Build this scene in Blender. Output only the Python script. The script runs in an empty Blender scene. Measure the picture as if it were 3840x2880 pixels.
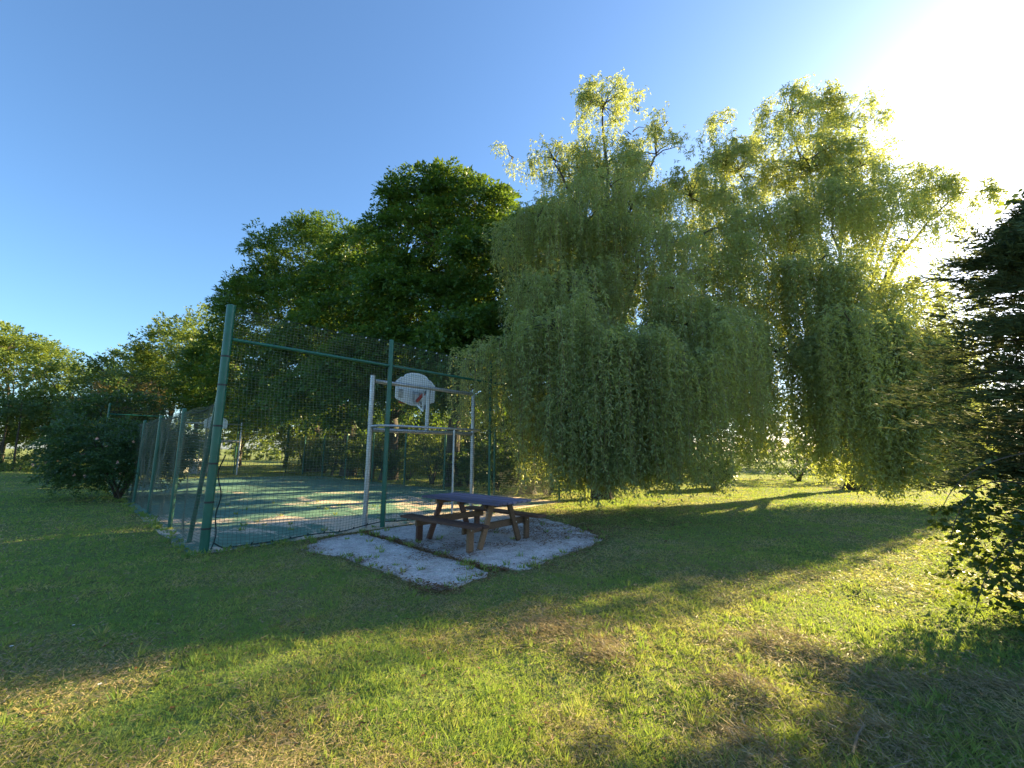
import bpy, bmesh, math, random
import numpy as np
from mathutils import Vector
R = math.radians
sin, cos, pi = math.sin, math.cos, math.pi
rng = np.random.default_rng(7)
random.seed(7)
sc = bpy.context.scene
COL = sc.collection

# ------------------------------------------------------------------ camera, sky, sun, exposure
cam = bpy.data.cameras.new('camera')
cam.lens = 14.83; cam.sensor_width = 36; cam.clip_start = .05; cam.clip_end = 3000
cam_o = bpy.data.objects.new('camera', cam); COL.objects.link(cam_o)
from mathutils import Matrix
cam_o.matrix_world = Matrix.Translation((0, 0, 1.6)) @ Matrix.Rotation(R(90 + 8.92), 4, 'X') @ Matrix.Rotation(R(0.31), 4, 'Z')
sc.camera = cam_o

SUN_EL, SUN_AZ = 22.0, 57.0         # azimuth clockwise from +Y
w = bpy.data.worlds.new('World'); sc.world = w; w.use_nodes = True
nt = w.node_tree; nt.nodes.clear()
sky = nt.nodes.new('ShaderNodeTexSky'); sky.sky_type = 'NISHITA'; sky.sun_disc = False
sky.sun_elevation = R(SUN_EL); sky.sun_rotation = R(SUN_AZ)
sky.air_density = 1.0; sky.dust_density = .7; sky.ozone_density = 9.0
bg = nt.nodes.new('ShaderNodeBackground'); bg.inputs[1].default_value = .098
wo = nt.nodes.new('ShaderNodeOutputWorld')
wb = nt.nodes.new('ShaderNodeMix'); wb.data_type = 'RGBA'; wb.blend_type = 'MULTIPLY'; wb.inputs[0].default_value = 1
wb.inputs[7].default_value = (1.08, .87, .68, 1)        # the photograph's warm white balance, the same over the whole sky
nt.links.new(sky.outputs[0], wb.inputs[6]); nt.links.new(wb.outputs[2], bg.inputs[0]); nt.links.new(bg.outputs[0], wo.inputs[0])
sun = bpy.data.lights.new('sun', 'SUN'); sun.energy = 4.6; sun.angle = R(.53); sun.color = (1, .79, .42)
sun_o = bpy.data.objects.new('sun', sun); COL.objects.link(sun_o)
sdir = Vector((sin(R(SUN_AZ)) * cos(R(SUN_EL)), cos(R(SUN_AZ)) * cos(R(SUN_EL)), sin(R(SUN_EL))))
sun_o.rotation_euler = (-sdir).to_track_quat('-Z', 'Y').to_euler()
sun_o.location = (30, 20, 30)
sc.view_settings.view_transform = 'Standard'; sc.view_settings.look = 'None'
sc.view_settings.exposure = 2.3; sc.view_settings.gamma = 1; sc.view_settings.use_curve_mapping = False
sc.render.engine = 'CYCLES'
cy = sc.cycles
cy.max_bounces = 9; cy.diffuse_bounces = 6; cy.glossy_bounces = 2; cy.transmission_bounces = 5
cy.transparent_max_bounces = 8; cy.use_denoising = True; cy.sample_clamp_indirect = 6
cy.caustics_reflective = False; cy.caustics_refractive = False

# ------------------------------------------------------------------ materials
def new_mat(name):
    m = bpy.data.materials.new(name); m.use_nodes = True
    t = m.node_tree; t.nodes.clear()
    out = t.nodes.new('ShaderNodeOutputMaterial')
    return m, t, out
def ramp(t, fac, stops, interp='LINEAR'):
    r = t.nodes.new('ShaderNodeValToRGB'); r.color_ramp.interpolation = interp
    el = r.color_ramp.elements
    while len(el) < len(stops): el.new(.5)
    for e, (p, c) in zip(el, stops): e.position = p; e.color = (*c, 1)
    t.links.new(fac, r.inputs[0]); return r.outputs[0]
def noise(t, scale, detail=4, rough=.6, vec=None, dist=0.0, stretch=None):
    n = t.nodes.new('ShaderNodeTexNoise'); n.inputs['Scale'].default_value = scale
    n.inputs['Detail'].default_value = detail; n.inputs['Roughness'].default_value = rough
    n.inputs['Distortion'].default_value = dist
    if vec is None: vec = t.nodes.new('ShaderNodeTexCoord').outputs['Object']
    if stretch:
        mp = t.nodes.new('ShaderNodeMapping'); mp.inputs['Scale'].default_value = stretch
        t.links.new(vec, mp.inputs[0]); vec = mp.outputs[0]
    t.links.new(vec, n.inputs['Vector']); return n.outputs[0]
def mixc(t, fac, a, b, mode='MIX'):
    m = t.nodes.new('ShaderNodeMix'); m.data_type = 'RGBA'; m.blend_type = mode
    for s, v in ((m.inputs[0], fac), (m.inputs[6], a), (m.inputs[7], b)):
        if isinstance(v, (int, float)): s.default_value = v
        elif isinstance(v, tuple): s.default_value = (*v, 1)
        else: t.links.new(v, s)
    return m.outputs[2]
def bump(t, h, strength, dist=.02):
    b = t.nodes.new('ShaderNodeBump'); b.inputs['Strength'].default_value = strength; b.inputs['Distance'].default_value = dist
    t.links.new(h, b.inputs['Height']); return b.outputs[0]
def principled(t, out, col, rough=.6, metal=0.0, normal=None, spec=.5):
    p = t.nodes.new('ShaderNodeBsdfPrincipled')
    for s, v in (('Base Color', col), ('Roughness', rough), ('Metallic', metal)):
        if isinstance(v, (int, float)): p.inputs[s].default_value = v
        elif isinstance(v, tuple): p.inputs[s].default_value = (*v, 1)
        else: t.links.new(v, p.inputs[s])
    p.inputs['Specular IOR Level'].default_value = spec
    if normal is not None: t.links.new(normal, p.inputs['Normal'])
    if out is not None: t.links.new(p.outputs[0], out.inputs[0])
    return p
def simple(name, c1, c2, scale=8, rough=.6, metal=0.0, bmp=.2, stretch=None, detail=5, spec=.5):
    m, t, out = new_mat(name)
    n = noise(t, scale, detail, .65, stretch=stretch)
    c = ramp(t, n, [(.3, c1), (.7, c2)])
    principled(t, out, c, rough, metal, bump(t, n, bmp, .01), spec)
    return m
def leaf_mat(name, stops, trans=.4, tcol=(.35, .45, .05), rough=.45, gloss=.5):
    m, t, out = new_mat(name)
    a = t.nodes.new('ShaderNodeAttribute'); a.attribute_name = 'tint'
    c = ramp(t, a.outputs['Fac'], stops)
    p = principled(t, None, c, rough, spec=gloss)
    tr = t.nodes.new('ShaderNodeBsdfTranslucent')
    c2 = mixc(t, .65, c, tcol)
    t.links.new(c2, tr.inputs[0])
    mx = t.nodes.new('ShaderNodeMixShader'); mx.inputs[0].default_value = trans
    t.links.new(p.outputs[0], mx.inputs[1]); t.links.new(tr.outputs[0], mx.inputs[2])
    t.links.new(mx.outputs[0], out.inputs[0])
    return m
M = {}
M['willow'] = leaf_mat('willow leaves', [(0, (.17, .22, .10)), (.5, (.28, .34, .16)), (.9, (.38, .43, .2)), (1, (.42, .38, .14))], .55, (.56, .60, .06))
M['hornbeam'] = leaf_mat('dark broad leaves', [(0, (.03, .08, .02)), (.6, (.065, .15, .035)), (1, (.12, .22, .05))], .38, (.24, .34, .02), .45)
M['needle'] = leaf_mat('dark feathery leaves', [(0, (.03, .08, .02)), (.6, (.06, .145, .032)), (1, (.1, .2, .04))], .36, (.22, .32, .02), .5)
M['bright'] = leaf_mat('light green leaves', [(0, (.07, .12, .035)), (.6, (.13, .2, .05)), (1, (.22, .29, .07))], .45, (.34, .40, .04))
M['shrub'] = leaf_mat('shrub leaves', [(0, (.03, .07, .03)), (.6, (.055, .12, .045)), (1, (.1, .17, .06))], .35, (.22, .32, .03))
M['russet'] = leaf_mat('russet leaves', [(0, (.06, .06, .03)), (.6, (.13, .10, .045)), (1, (.2, .15, .07))], .35, (.36, .28, .07))
M['cypress'] = leaf_mat('cypress sprays', [(0, (.06, .08, .038)), (.55, (.09, .125, .055)), (.85, (.14, .18, .08)), (1, (.2, .13, .075))], .2, (.17, .2, .06), .75, .12)
M['ivy'] = leaf_mat('ivy leaves', [(0, (.018, .045, .012)), (.6, (.04, .09, .022)), (1, (.1, .15, .035))], .35, (.3, .38, .03), .35)
M['grass'] = leaf_mat('grass blades', [(0, (.15, .28, .08)), (.42, (.29, .38, .10)), (.6, (.42, .39, .13)), (.8, (.52, .40, .2)), (1, (.62, .5, .3))], .45, (.34, .42, .03), .5, .3)
M['straw'] = leaf_mat('dry clippings', [(0, (.16, .14, .06)), (.5, (.27, .21, .11)), (1, (.42, .33, .2))], .25, (.4, .3, .12), .6, .3)
M['litter'] = leaf_mat('fallen leaf litter', [(0, (.07, .035, .015)), (.5, (.15, .075, .03)), (1, (.26, .15, .07))], .15, (.3, .15, .05), .7, .2)
M['bark'] = simple('bark', (.035, .028, .02), (.10, .08, .06), 6, .9, 0, .8, (1, 1, .25))
M['twig'] = simple('pale twig bark', (.10, .08, .05), (.22, .17, .10), 12, .8, 0, .3)
M['green_paint'] = simple('green painted steel', (.008, .085, .055), (.014, .125, .082), 5, .38, 0, .06)
M['net'] = simple('net cord', (.04, .075, .05), (.16, .16, .11), 3, .8, 0, 0)
M['rope'] = simple('black edge rope', (.01, .018, .016), (.03, .045, .035), 20, .8, 0, .2)
M['galv'] = simple('galvanised tube', (.34, .35, .37), (.50, .51, .53), 14, .42, .75, .08)
M['board_white'] = simple('white coated board', (.72, .74, .76), (.82, .83, .84), 3, .4, 0, .02)
M['red'] = simple('red painted steel', (.35, .02, .02), (.45, .03, .03), 6, .45)
M['dark'] = simple('dark tie', (.012, .014, .013), (.03, .03, .03), 10, .6)
M['petal'] = simple('pink petals', (.75, .36, .30), (.85, .52, .42), 30, .7)
M['white_petal'] = simple('white petals', (.8, .8, .78), (.85, .85, .82), 30, .7)
M['conc_table'] = simple('grey concrete table', (.30, .29, .27), (.45, .44, .41), 5, .85, 0, .3)
M['stone'] = simple('grey stone', (.14, .12, .10), (.24, .21, .18), 12, .85, 0, .5)

def wood(name, c1, c2, c3, paint=None):
    m, t, out = new_mat(name)
    g = noise(t, 9, 8, .7, stretch=(.35, 5, 5))
    c = ramp(t, g, [(.25, c1), (.5, c2), (.8, c3)])
    if paint:
        w_ = noise(t, 14, 6, .7, stretch=(.5, 3, 3))
        geo = t.nodes.new('ShaderNodeNewGeometry'); sp = t.nodes.new('ShaderNodeSeparateXYZ')
        t.links.new(geo.outputs['Normal'], sp.inputs[0])
        f = ramp(t, w_, [(.38, (0, 0, 0)), (.56, (1, 1, 1))])
        c = mixc(t, f, c, paint)
    oi = t.nodes.new('ShaderNodeObjectInfo'); rv = ramp(t, oi.outputs['Random'], [(0, (.5, .5, .52)), (1, (1.5, 1.42, 1.35))])
    c = mixc(t, 1.0, c, rv, 'MULTIPLY')
    principled(t, out, c, .6, 0, bump(t, g, .35, .006), .35)
    return m
M['wood_leg'] = wood('weathered brown wood', (.075, .045, .024), (.16, .095, .05), (.27, .17, .10))
M['wood_red'] = wood('red brown stained wood', (.055, .026, .018), (.105, .052, .034), (.17, .095, .065))
M['wood_blue'] = wood('faded blue painted planks', (.08, .055, .055), (.14, .11, .12), (.25, .2, .21), (.15, .135, .22))

# ---- lawn soil, court, slab
m, t, out = new_mat('lawn soil and moss')
n1 = noise(t, .5, 6, .65); n2 = noise(t, 9, 6, .75); n3 = noise(t, 70, 3, .7)
c = ramp(t, n1, [(.35, (.17, .26, .07)), (.55, (.24, .29, .09)), (.7, (.36, .29, .14))])
c = mixc(t, ramp(t, n2, [(.45, (0, 0, 0)), (.75, (1, 1, 1))]), c, (.11, .085, .04))
c = mixc(t, .5, c, ramp(t, n3, [(.3, (.5, .5, .5)), (.7, (1, 1, 1))]), 'MULTIPLY')
principled(t, out, c, .95, 0, bump(t, n3, .9, .03), .1); M['lawn'] = m

m, t, out = new_mat('worn green court paint')
tc = t.nodes.new('ShaderNodeTexCoord').outputs['Object']
big = noise(t, .55, 6, .68, dist=.4, stretch=(1, .55, 1)); fine = noise(t, 16, 6, .75); mid = noise(t, 3.2, 5, .7)
speck = noise(t, 90, 2, .6)
g = ramp(t, mid, [(.3, (.09, .19, .13)), (.55, (.13, .25, .18)), (.75, (.2, .32, .24))])
add = t.nodes.new('ShaderNodeMath'); add.operation = 'MULTIPLY_ADD'; add.inputs[1].default_value = .28
t.links.new(fine, add.inputs[0]); t.links.new(big, add.inputs[2])
# wear is heavier near the end of the court by the net (object origin lies at the near corner)
sep = t.nodes.new('ShaderNodeSeparateXYZ'); t.links.new(tc, sep.inputs[0])
mr = t.nodes.new('ShaderNodeMapRange'); mr.inputs[1].default_value = 0; mr.inputs[2].default_value = 9; mr.inputs[3].default_value = .07; mr.inputs[4].default_value = -.10
t.links.new(sep.outputs[1], mr.inputs[0])
ad2 = t.nodes.new('ShaderNodeMath'); ad2.operation = 'ADD'; t.links.new(add.outputs[0], ad2.inputs[0]); t.links.new(mr.outputs[0], ad2.inputs[1])
worn = ramp(t, ad2.outputs[0], [(.655, (0, 0, 0)), (.685, (1, 1, 1))])
conc = ramp(t, speck, [(.3, (.56, .44, .32)), (.6, (.74, .58, .42))])
c = mixc(t, worn, g, conc)
dirt = ramp(t, noise(t, 1.3, 6, .7, stretch=(1, .4, 1)), [(.56, (0, 0, 0)), (.7, (1, 1, 1))])
mr2 = t.nodes.new('ShaderNodeMapRange'); mr2.inputs[1].default_value = 6; mr2.inputs[2].default_value = 19; mr2.inputs[3].default_value = .25; mr2.inputs[4].default_value = .95
t.links.new(sep.outputs[1], mr2.inputs[0])
mm = t.nodes.new('ShaderNodeMath'); mm.operation = 'MULTIPLY'; t.links.new(dirt, mm.inputs[0]); t.links.new(mr2.outputs[0], mm.inputs[1])
c = mixc(t, mm.outputs[0], c, (.11, .075, .05))
principled(t, out, c, .85, 0, bump(t, speck, .3, .006), .25); M['court'] = m

m, t, out = new_mat('exposed aggregate concrete')
v = t.nodes.new('ShaderNodeTexVoronoi'); v.inputs['Scale'].default_value = 48
t.links.new(t.nodes.new('ShaderNodeTexCoord').outputs['Object'], v.inputs['Vector'])
a1 = ramp(t, v.outputs['Distance'], [(.08, (.94, .68, .42)), (.5, (.56, .40, .25))])
hue = mixc(t, .35, a1, v.outputs['Color'], 'OVERLAY')
hs = t.nodes.new('ShaderNodeHueSaturation'); hs.inputs['Saturation'].default_value = .3; t.links.new(hue, hs.inputs['Color'])
st = ramp(t, noise(t, 2.2, 9, .78), [(.36, (.5, .46, .43)), (.6, (1, 1, 1))])
c = mixc(t, .85, hs.outputs[0], st, 'MULTIPLY')
principled(t, out, c, .9, 0, bump(t, v.outputs['Distance'], -.5, .008), .2); M['slab'] = m

# ------------------------------------------------------------------ helpers
def tag(o, label=None, cat=None, group=None, kind=None):
    if label: o['label'] = label
    if cat: o['category'] = cat
    if group: o['group'] = group
    if kind: o['kind'] = kind
    return o
def empty(name, loc, rz=0):
    o = bpy.data.objects.new(name, None); COL.objects.link(o)
    o.location = loc; o.rotation_euler = (0, 0, rz); o.empty_display_size = .3
    return o
def link_mesh(name, me, mat, parent=None, loc=None):
    o = bpy.data.objects.new(name, me); COL.objects.link(o)
    if mat is not None and not me.materials: me.materials.append(mat)
    if parent: o.parent = parent
    if loc is not None: o.location = loc
    return o
def np_mesh(name, V, F, tint=None, smooth=False):
    """V (n,3), F (m,k) with k = 3 or 4; tint per face"""
    me = bpy.data.meshes.new(name)
    V = np.ascontiguousarray(V, dtype=np.float32); F = np.ascontiguousarray(F, dtype=np.int32)
    k = F.shape[1]
    me.vertices.add(len(V)); me.vertices.foreach_set('co', V.ravel())
    me.loops.add(F.size); me.loops.foreach_set('vertex_index', F.ravel())
    me.polygons.add(len(F)); me.polygons.foreach_set('loop_start', np.arange(0, F.size, k, dtype=np.int32))
    me.update(calc_edges=True)
    me.polygons.foreach_set('use_smooth', np.full(len(F), smooth))
    if tint is not None:
        a = me.attributes.new('tint', 'FLOAT', 'FACE'); a.data.foreach_set('value', np.ascontiguousarray(tint, dtype=np.float32))
    return me
def norm(a): return a / np.maximum(np.linalg.norm(a, axis=-1, keepdims=True), 1e-9)
def leaf_tris(P, D, N, L, Wd):
    """one triangle per leaf: base point P, direction D, plane normal hint N"""
    D = norm(D); S = norm(np.cross(D, N)) * (np.asarray(Wd) / 2)[:, None]
    L = np.asarray(L)[:, None]
    V = np.stack([P - S + D * L * .3, P + S + D * L * .2, P + D * L], 1).reshape(-1, 3)
    return V, np.arange(len(V)).reshape(-1, 3)
def leaf_quads(P, D, N, L, Wd):
    D = norm(D); S = norm(np.cross(D, N)); NN = np.cross(S, D); S = S * (np.asarray(Wd) / 2)[:, None]
    L = np.asarray(L)[:, None]
    V = np.stack([P, P + S + D * L * .42 + NN * L * .06, P + D * L, P - S + D * L * .42 + NN * L * .06], 1).reshape(-1, 3)
    return V, np.arange(len(V)).reshape(-1, 4)

class MB:
    """collects tubes, boxes, plates; builds them as ONE mesh object"""
    def __init__(s): s.v = []; s.f = []
    def add(s, V, F):
        b = len(s.v); s.v += [tuple(p) for p in V]; s.f += [tuple(i + b for i in f) for f in F]; return s
    def tube(s, pts, rad, n=8, cap=True):
        pts = [Vector(p) for p in pts]
        if not hasattr(rad, '__len__'): rad = [rad] * len(pts)
        V = []; F = []; ref = None
        for i, p in enumerate(pts):
            d = (pts[min(i + 1, len(pts) - 1)] - pts[max(i - 1, 0)]).normalized()
            if ref is None: ref = Vector((1, 0, 0)) if abs(d.x) < .8 else Vector((0, 1, 0))
            a = (ref - d * ref.dot(d)).normalized(); ref = a; b = d.cross(a)
            for k in range(n):
                t_ = 2 * pi * k / n; V.append(p + (a * cos(t_) + b * sin(t_)) * rad[i])
        for i in range(len(pts) - 1):
            for k in range(n):
                F.append((i * n + k, i * n + (k + 1) % n, (i + 1) * n + (k + 1) % n, (i + 1) * n + k))
        if cap: F.append(tuple(range(n - 1, -1, -1))); F.append(tuple((len(pts) - 1) * n + k for k in range(n)))
        return s.add(V, F)
    def bar(s, a, b, wx, wy, up=(0, 0, 1), bev=.004):
        """rectangular bar from a to b: wx across, wy along up"""
        a, b = Vector(a), Vector(b); d = (b - a).normalized(); up = Vector(up)
        x = d.cross(up).normalized(); y = x.cross(d).normalized()
        V = []; q = min(bev, wx / 3, wy / 3)
        for e, (p, sg) in enumerate(((a, 1), (b, -1))):
            for ins, off in ((q, 0), (0, q)):
                c0 = p + d * sg * off
                for sx, sy in ((-1, -1), (1, -1), (1, 1), (-1, 1)):
                    V.append(c0 + x * sx * (wx / 2 - ins) + y * sy * (wy / 2 - ins))
        r = [0, 4, 12, 8]  # rings order: a-end inset, a-full, b-full, b-end inset
        F = [(3, 2, 1, 0)]
        for j in range(3):
            for k in range(4): F.append((r[j] + k, r[j] + (k + 1) % 4, r[j + 1] + (k + 1) % 4, r[j + 1] + k))
        F.append((8, 9, 10, 11))
        return s.add(V, F)
    def prism(s, poly, z0, z1):
        n = len(poly); V = [(x, y, z0) for x, y in poly] + [(x, y, z1) for x, y in poly]
        F = [tuple(range(n - 1, -1, -1)), tuple(range(n, 2 * n))] + [(i, (i + 1) % n, n + (i + 1) % n, n + i) for i in range(n)]
        return s.add(V, F)
    def mesh(s, name, smooth=False):
        me = bpy.data.meshes.new(name); me.from_pydata(s.v, [], s.f); me.update()
        if smooth: me.polygons.foreach_set('use_smooth', [True] * len(me.polygons))
        return me
    def build(s, name, mat, parent=None, smooth=False, off=None, loc=None):
        if off is not None: s.v = [(a - off[0], b - off[1], c - off[2]) for a, b, c in s.v]
        o = link_mesh(name, s.mesh(name, smooth), mat, parent, loc)
        if smooth:
            try: o.data.set_sharp_from_angle(angle=R(40))
            except Exception: pass
        return o

def hash2(i, j, s): 
    h = np.sin(i * 127.1 + j * 311.7 + s * 74.7) * 43758.5453
    return h - np.floor(h)
def vnoise(x, y, s=0):
    i, j = np.floor(x), np.floor(y); fx, fy = x - i, y - j
    fx = fx * fx * (3 - 2 * fx); fy = fy * fy * (3 - 2 * fy)
    return (hash2(i, j, s) * (1 - fx) + hash2(i + 1, j, s) * fx) * (1 - fy) + (hash2(i, j + 1, s) * (1 - fx) + hash2(i + 1, j + 1, s) * fx) * fy
def fbm(x, y, s=0, o=4):
    r = 0; a = .5; tot = 0
    for k in range(o): r = r + a * vnoise(x * 2 ** k, y * 2 ** k, s + k * 13); tot += a; a *= .5
    return r / tot

# ------------------------------------------------------------------ layout of the court
C0 = np.array([-4.77, 6.87])
AU, AV = R(42.97), R(46.91)
U = np.array([sin(AU), cos(AU)]); Vv = np.array([-sin(AV), cos(AV)])
def crt(u, v, z=None):
    p = C0 + u * U + v * Vv
    return (p[0], p[1]) if z is None else (p[0], p[1], z)
CW, CL = 9.2, 23.3
iM = np.linalg.inv(np.array([U, Vv]).T)
def uv_of(x, y):
    q = iM @ np.stack([x - C0[0], y - C0[1]]); return q[0], q[1]

SLAB_L = [(-3.3, 8.05), (-3.42, 7.6), (-3.36, 7.12), (-2.95, 6.86), (-2.5, 6.63), (-2.2, 6.35), (-1.85, 6.05), (-1.5, 5.72), (-1.15, 5.42), (-.98, 5.2), (-.83, 5.12), (-.68, 5.2), (-.55, 5.45), (-.36, 5.62), (-.28, 5.86), (-.40, 6.02), (-.62, 6.26), (-1.1, 6.72), (-1.7, 7.33), (-2.15, 7.78), (-2.62, 8.2), (-2.86, 8.5)]
SLAB_R = [(-2.82, 8.57), (-2.55, 8.24), (-2.08, 7.84), (-1.64, 7.38), (-1.05, 6.78), (-.56, 6.31), (-.33, 6.1), (-.1, 6.03), (.12, 6.0), (.32, 6.12), (.48, 6.42), (.72, 6.74), (.9, 6.93), (1.12, 7.2), (1.42, 7.62), (1.66, 8.05), (1.6, 8.35), (1.5, 8.9), (1.2, 9.6), (.75, 10.35), (.3, 11.0), (-.3, 11.35), (-1.6, 9.95)]
def in_poly(x, y, poly):
    inside = np.zeros(x.shape, bool); n = len(poly)
    for i in range(n):
        x1, y1 = poly[i]; x2, y2 = poly[(i + 1) % n]
        c_ = ((y1 > y) != (y2 > y)) & (x < (x2 - x1) * (y - y1) / (y2 - y1 + 1e-12) + x1)
        inside ^= c_
    return inside
def poly_dist(x, y, poly):
    d = np.full(x.shape, 1e9); n = len(poly)
    for i in range(n):
        a = np.array(poly[i]); b = np.array(poly[(i + 1) % n]); e = b - a
        t_ = np.clip(((x - a[0]) * e[0] + (y - a[1]) * e[1]) / (e @ e), 0, 1)
        d = np.minimum(d, np.hypot(x - a[0] - t_ * e[0], y - a[1] - t_ * e[1]))
    return d
def paved_dist(x, y):
    """0 on court or slabs, else the distance to them (metres)"""
    u, v = uv_of(x, y)
    dc = np.hypot(np.maximum(np.maximum(-u, u - CW), 0), np.maximum(np.maximum(-v, v - CL), 0))
    d = dc
    for P in (SLAB_L, SLAB_R):
        dd = poly_dist(x, y, P); dd[in_poly(x, y, P)] = 0; d = np.minimum(d, dd)
    return d
# mounds of raked clippings on the near lawn: x, y, radius, height
MOUNDS = [(1.55, 3.05, .35, .05), (2.05, 2.55, .4, .07), (2.6, 3.1, .45, .05), (1.25, 2.45, .35, .05), (.75, 3.6, .4, .03), (2.3, 3.75, .5, .04), (2.9, 2.3, .5, .08), (.35, 4.1, .45, .03), (3.3, 2.9, .5, .07), (1.7, 2.1, .35, .05)]
def ground_z(x, y):
    pd = np.clip(paved_dist(x, y) / .9, 0, 1)
    r = np.hypot(x, y)
    z = (fbm(x * .8, y * .8, 3) - .5) * .10 * pd + (fbm(x * 5, y * 5, 9, 3) - .5) * .03 * pd * np.clip((14 - r) / 8, 0, 1)
    for mx, my, mr, mh in MOUNDS:
        z = z + mh * np.exp(-((x - mx) ** 2 + (y - my) ** 2) / (mr * mr * .5)) * (.6 + .8 * fbm(x * 9, y * 9, 21, 2))
    far = np.clip((r - 26) / 60, 0, 1)
    return z + far * 0.6 * (fbm(x * .03, y * .03, 5) - .3)

# ------------------------------------------------------------------ ground sheet
def axis(lo, hi, fine_lo, fine_hi, step):
    a = list(np.arange(fine_lo, fine_hi + 1e-6, step)); s = step; x = fine_hi
    while x < hi: s *= 1.18; x += s; a.append(x)
    s = step; x = fine_lo
    while x > lo: s *= 1.18; x -= s; a.insert(0, x)
    return np.array(a)
gx = axis(-700, 700, -7, 8, .09); gy = axis(-120, 900, 1.2, 12, .09)
XX, YY = np.meshgrid(gx, gy)
ZZ = ground_z(XX.ravel(), YY.ravel())
GV = np.stack([XX.ravel(), YY.ravel(), ZZ], 1)
nx = len(gx); I, J = np.meshgrid(np.arange(len(gx) - 1), np.arange(len(gy) - 1)); b = (J * nx + I).ravel()
GF = np.stack([b, b + 1, b + 1 + nx, b + nx], 1)
lawn = link_mesh('lawn', np_mesh('lawn', GV, GF, smooth=True), M['lawn']); tag(lawn, 'mown lawn sloping gently round the court and the picnic table', kind='structure')

# court sheet (object origin at the near left corner, local x along the end line)
NU, NV = 46, 100
cu, cv = np.meshgrid(np.linspace(-.12, CW + .1, NU), np.linspace(-.10, CL + .1, NV))
ex = fbm(cv * 1.3, cu * 0 + 2, 31) * .18
cu2 = np.where(cu < 0, cu - ex, cu)
loc = np.stack([cu2.ravel() * U[0] + cv.ravel() * Vv[0], cu2.ravel() * U[1] + cv.ravel() * Vv[1]], 1)
rot = -(pi / 2 - AU) * 0
CVt = np.stack([loc[:, 0], loc[:, 1], np.zeros(len(loc))], 1)
a_ = AU - pi / 2           # rotate so that local +x = U
ca, sa = cos(pi / 2 - AU), sin(pi / 2 - AU)
CL2 = np.stack([CVt[:, 0] * ca + CVt[:, 1] * sa, -CVt[:, 0] * sa + CVt[:, 1] * ca, CVt[:, 2]], 1)
I, J = np.meshgrid(np.arange(NU - 1), np.arange(NV - 1)); b = (J * NU + I).ravel()
court = link_mesh('court', np_mesh('court', CL2, np.stack([b, b + 1, b + 1 + NU, b + NU], 1)), M['court'])
court.location = (C0[0], C0[1], .008); court.rotation_euler = (0, 0, pi / 2 - AU)
tag(court, 'green painted ball court floor worn through to pale concrete', kind='structure')

# two concrete slabs with jagged, slightly broken edges
pav = empty('pavement', (-.8, 7.3, 0)); tag(pav, 'pale exposed aggregate concrete slabs under the picnic table', kind='structure')
def rough_poly(P, s, amp=.03):
    out_ = []; n = len(P)
    for i in range(n):
        a = np.array(P[i]); b_ = np.array(P[(i + 1) % n]); k = max(1, int(np.linalg.norm(b_ - a) / .05))
        for j in range(k):
            p = a + (b_ - a) * j / k; out_.append((p[0] + amp * (fbm(np.array(p[0] * 9), np.array(p[1] * 9), s) - .5) * 2, p[1] + amp * (fbm(np.array(p[1] * 6), np.array(p[0] * 6), s + 5) - .5) * 2))
    return out_
for k_, P in enumerate((SLAB_L, SLAB_R)):
    MB().prism(rough_poly(rough_poly(P, k_ * 9 + 1, .06), k_ + 40, .025), -.06, .012 + .003 * k_).build('concrete_slab', M['slab'], pav, off=(-.8, 7.3, 0))

# ------------------------------------------------------------------ fences round the court
def net_part(name, parent, org, du, W_, z0, z1, su, sz, rad, sag=0.0, wav=.05, seed=0, seg=.22, bot=None):
    """hanging net as crossing cords: org (x,y), du unit vector; z0/z1 heights"""
    nvec = np.array([-du[1], du[0]])
    def pos(s, z):
        amp = wav * np.sin(np.clip((z - z0) / (z1 - z0), 0, 1) * pi) + wav * .25
        off = amp * (fbm(s * .9 + 7, z * .6, seed, 3) - .5) * 4
        ds = .05 * (fbm(s * .7, z * 1.1, seed + 40, 2) - .5) * 2
        dz = .07 * (fbm(s * 1.1, z * .5, seed + 80, 2) - .5) - sag * np.sin(np.clip(s % 3.07 / 3.07, 0, 1) * pi) * .03
        if bot is not None: dz = dz + np.clip(1 - (z - z0) / .7, 0, 1) * np.interp(s, *bot)
        x = org[0] + (s + ds) * du[0] + off * nvec[0]; y = org[1] + (s + ds) * du[1] + off * nvec[1]
        return np.stack([x, y, z + dz], -1)
    V = []; F = []; base = 0
    def cords(P):    # P (n, m, 3)
        nonlocal base
        n, m_, _ = P.shape
        T = norm(np.gradient(P, axis=1)); a = norm(np.cross(T, np.broadcast_to(np.array([nvec[0], nvec[1], .03]), T.shape))); b2 = np.cross(T, a)
        rings = np.stack([P + a * rad, P - a * rad * .5 + b2 * rad * .87, P - a * rad * .5 - b2 * rad * .87], 2)   # n m 3 3
        V.append(rings.reshape(-1, 3))
        idx = (np.arange(n)[:, None] * m_ + np.arange(m_ - 1)[None]).ravel() * 3 + base
        for k in range(3):
            k2 = (k + 1) % 3
            F.append(np.stack([idx + k, idx + k2, idx + 3 + k2, idx + 3 + k], 1))
        base += n * m_ * 3
    ss = np.arange(0, W_ + 1e-6, su); zz = np.linspace(z0, z1, max(3, int((z1 - z0) / seg)))
    S_, Z_ = np.meshgrid(ss, zz, indexing='ij'); cords(pos(S_, Z_))
    zs = np.arange(z0, z1 + 1e-6, sz); s2 = np.linspace(0, W_, max(3, int(W_ / seg)))
    Z_, S_ = np.meshgrid(zs, s2, indexing='ij'); cords(pos(S_, Z_))
    V = np.concatenate(V) - np.array(parent.location); F = np.concatenate(F)
    o = link_mesh(name, np_mesh(name, V, F), M['net'], parent); o['kind'] = 'stuff'
    return pos
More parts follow.
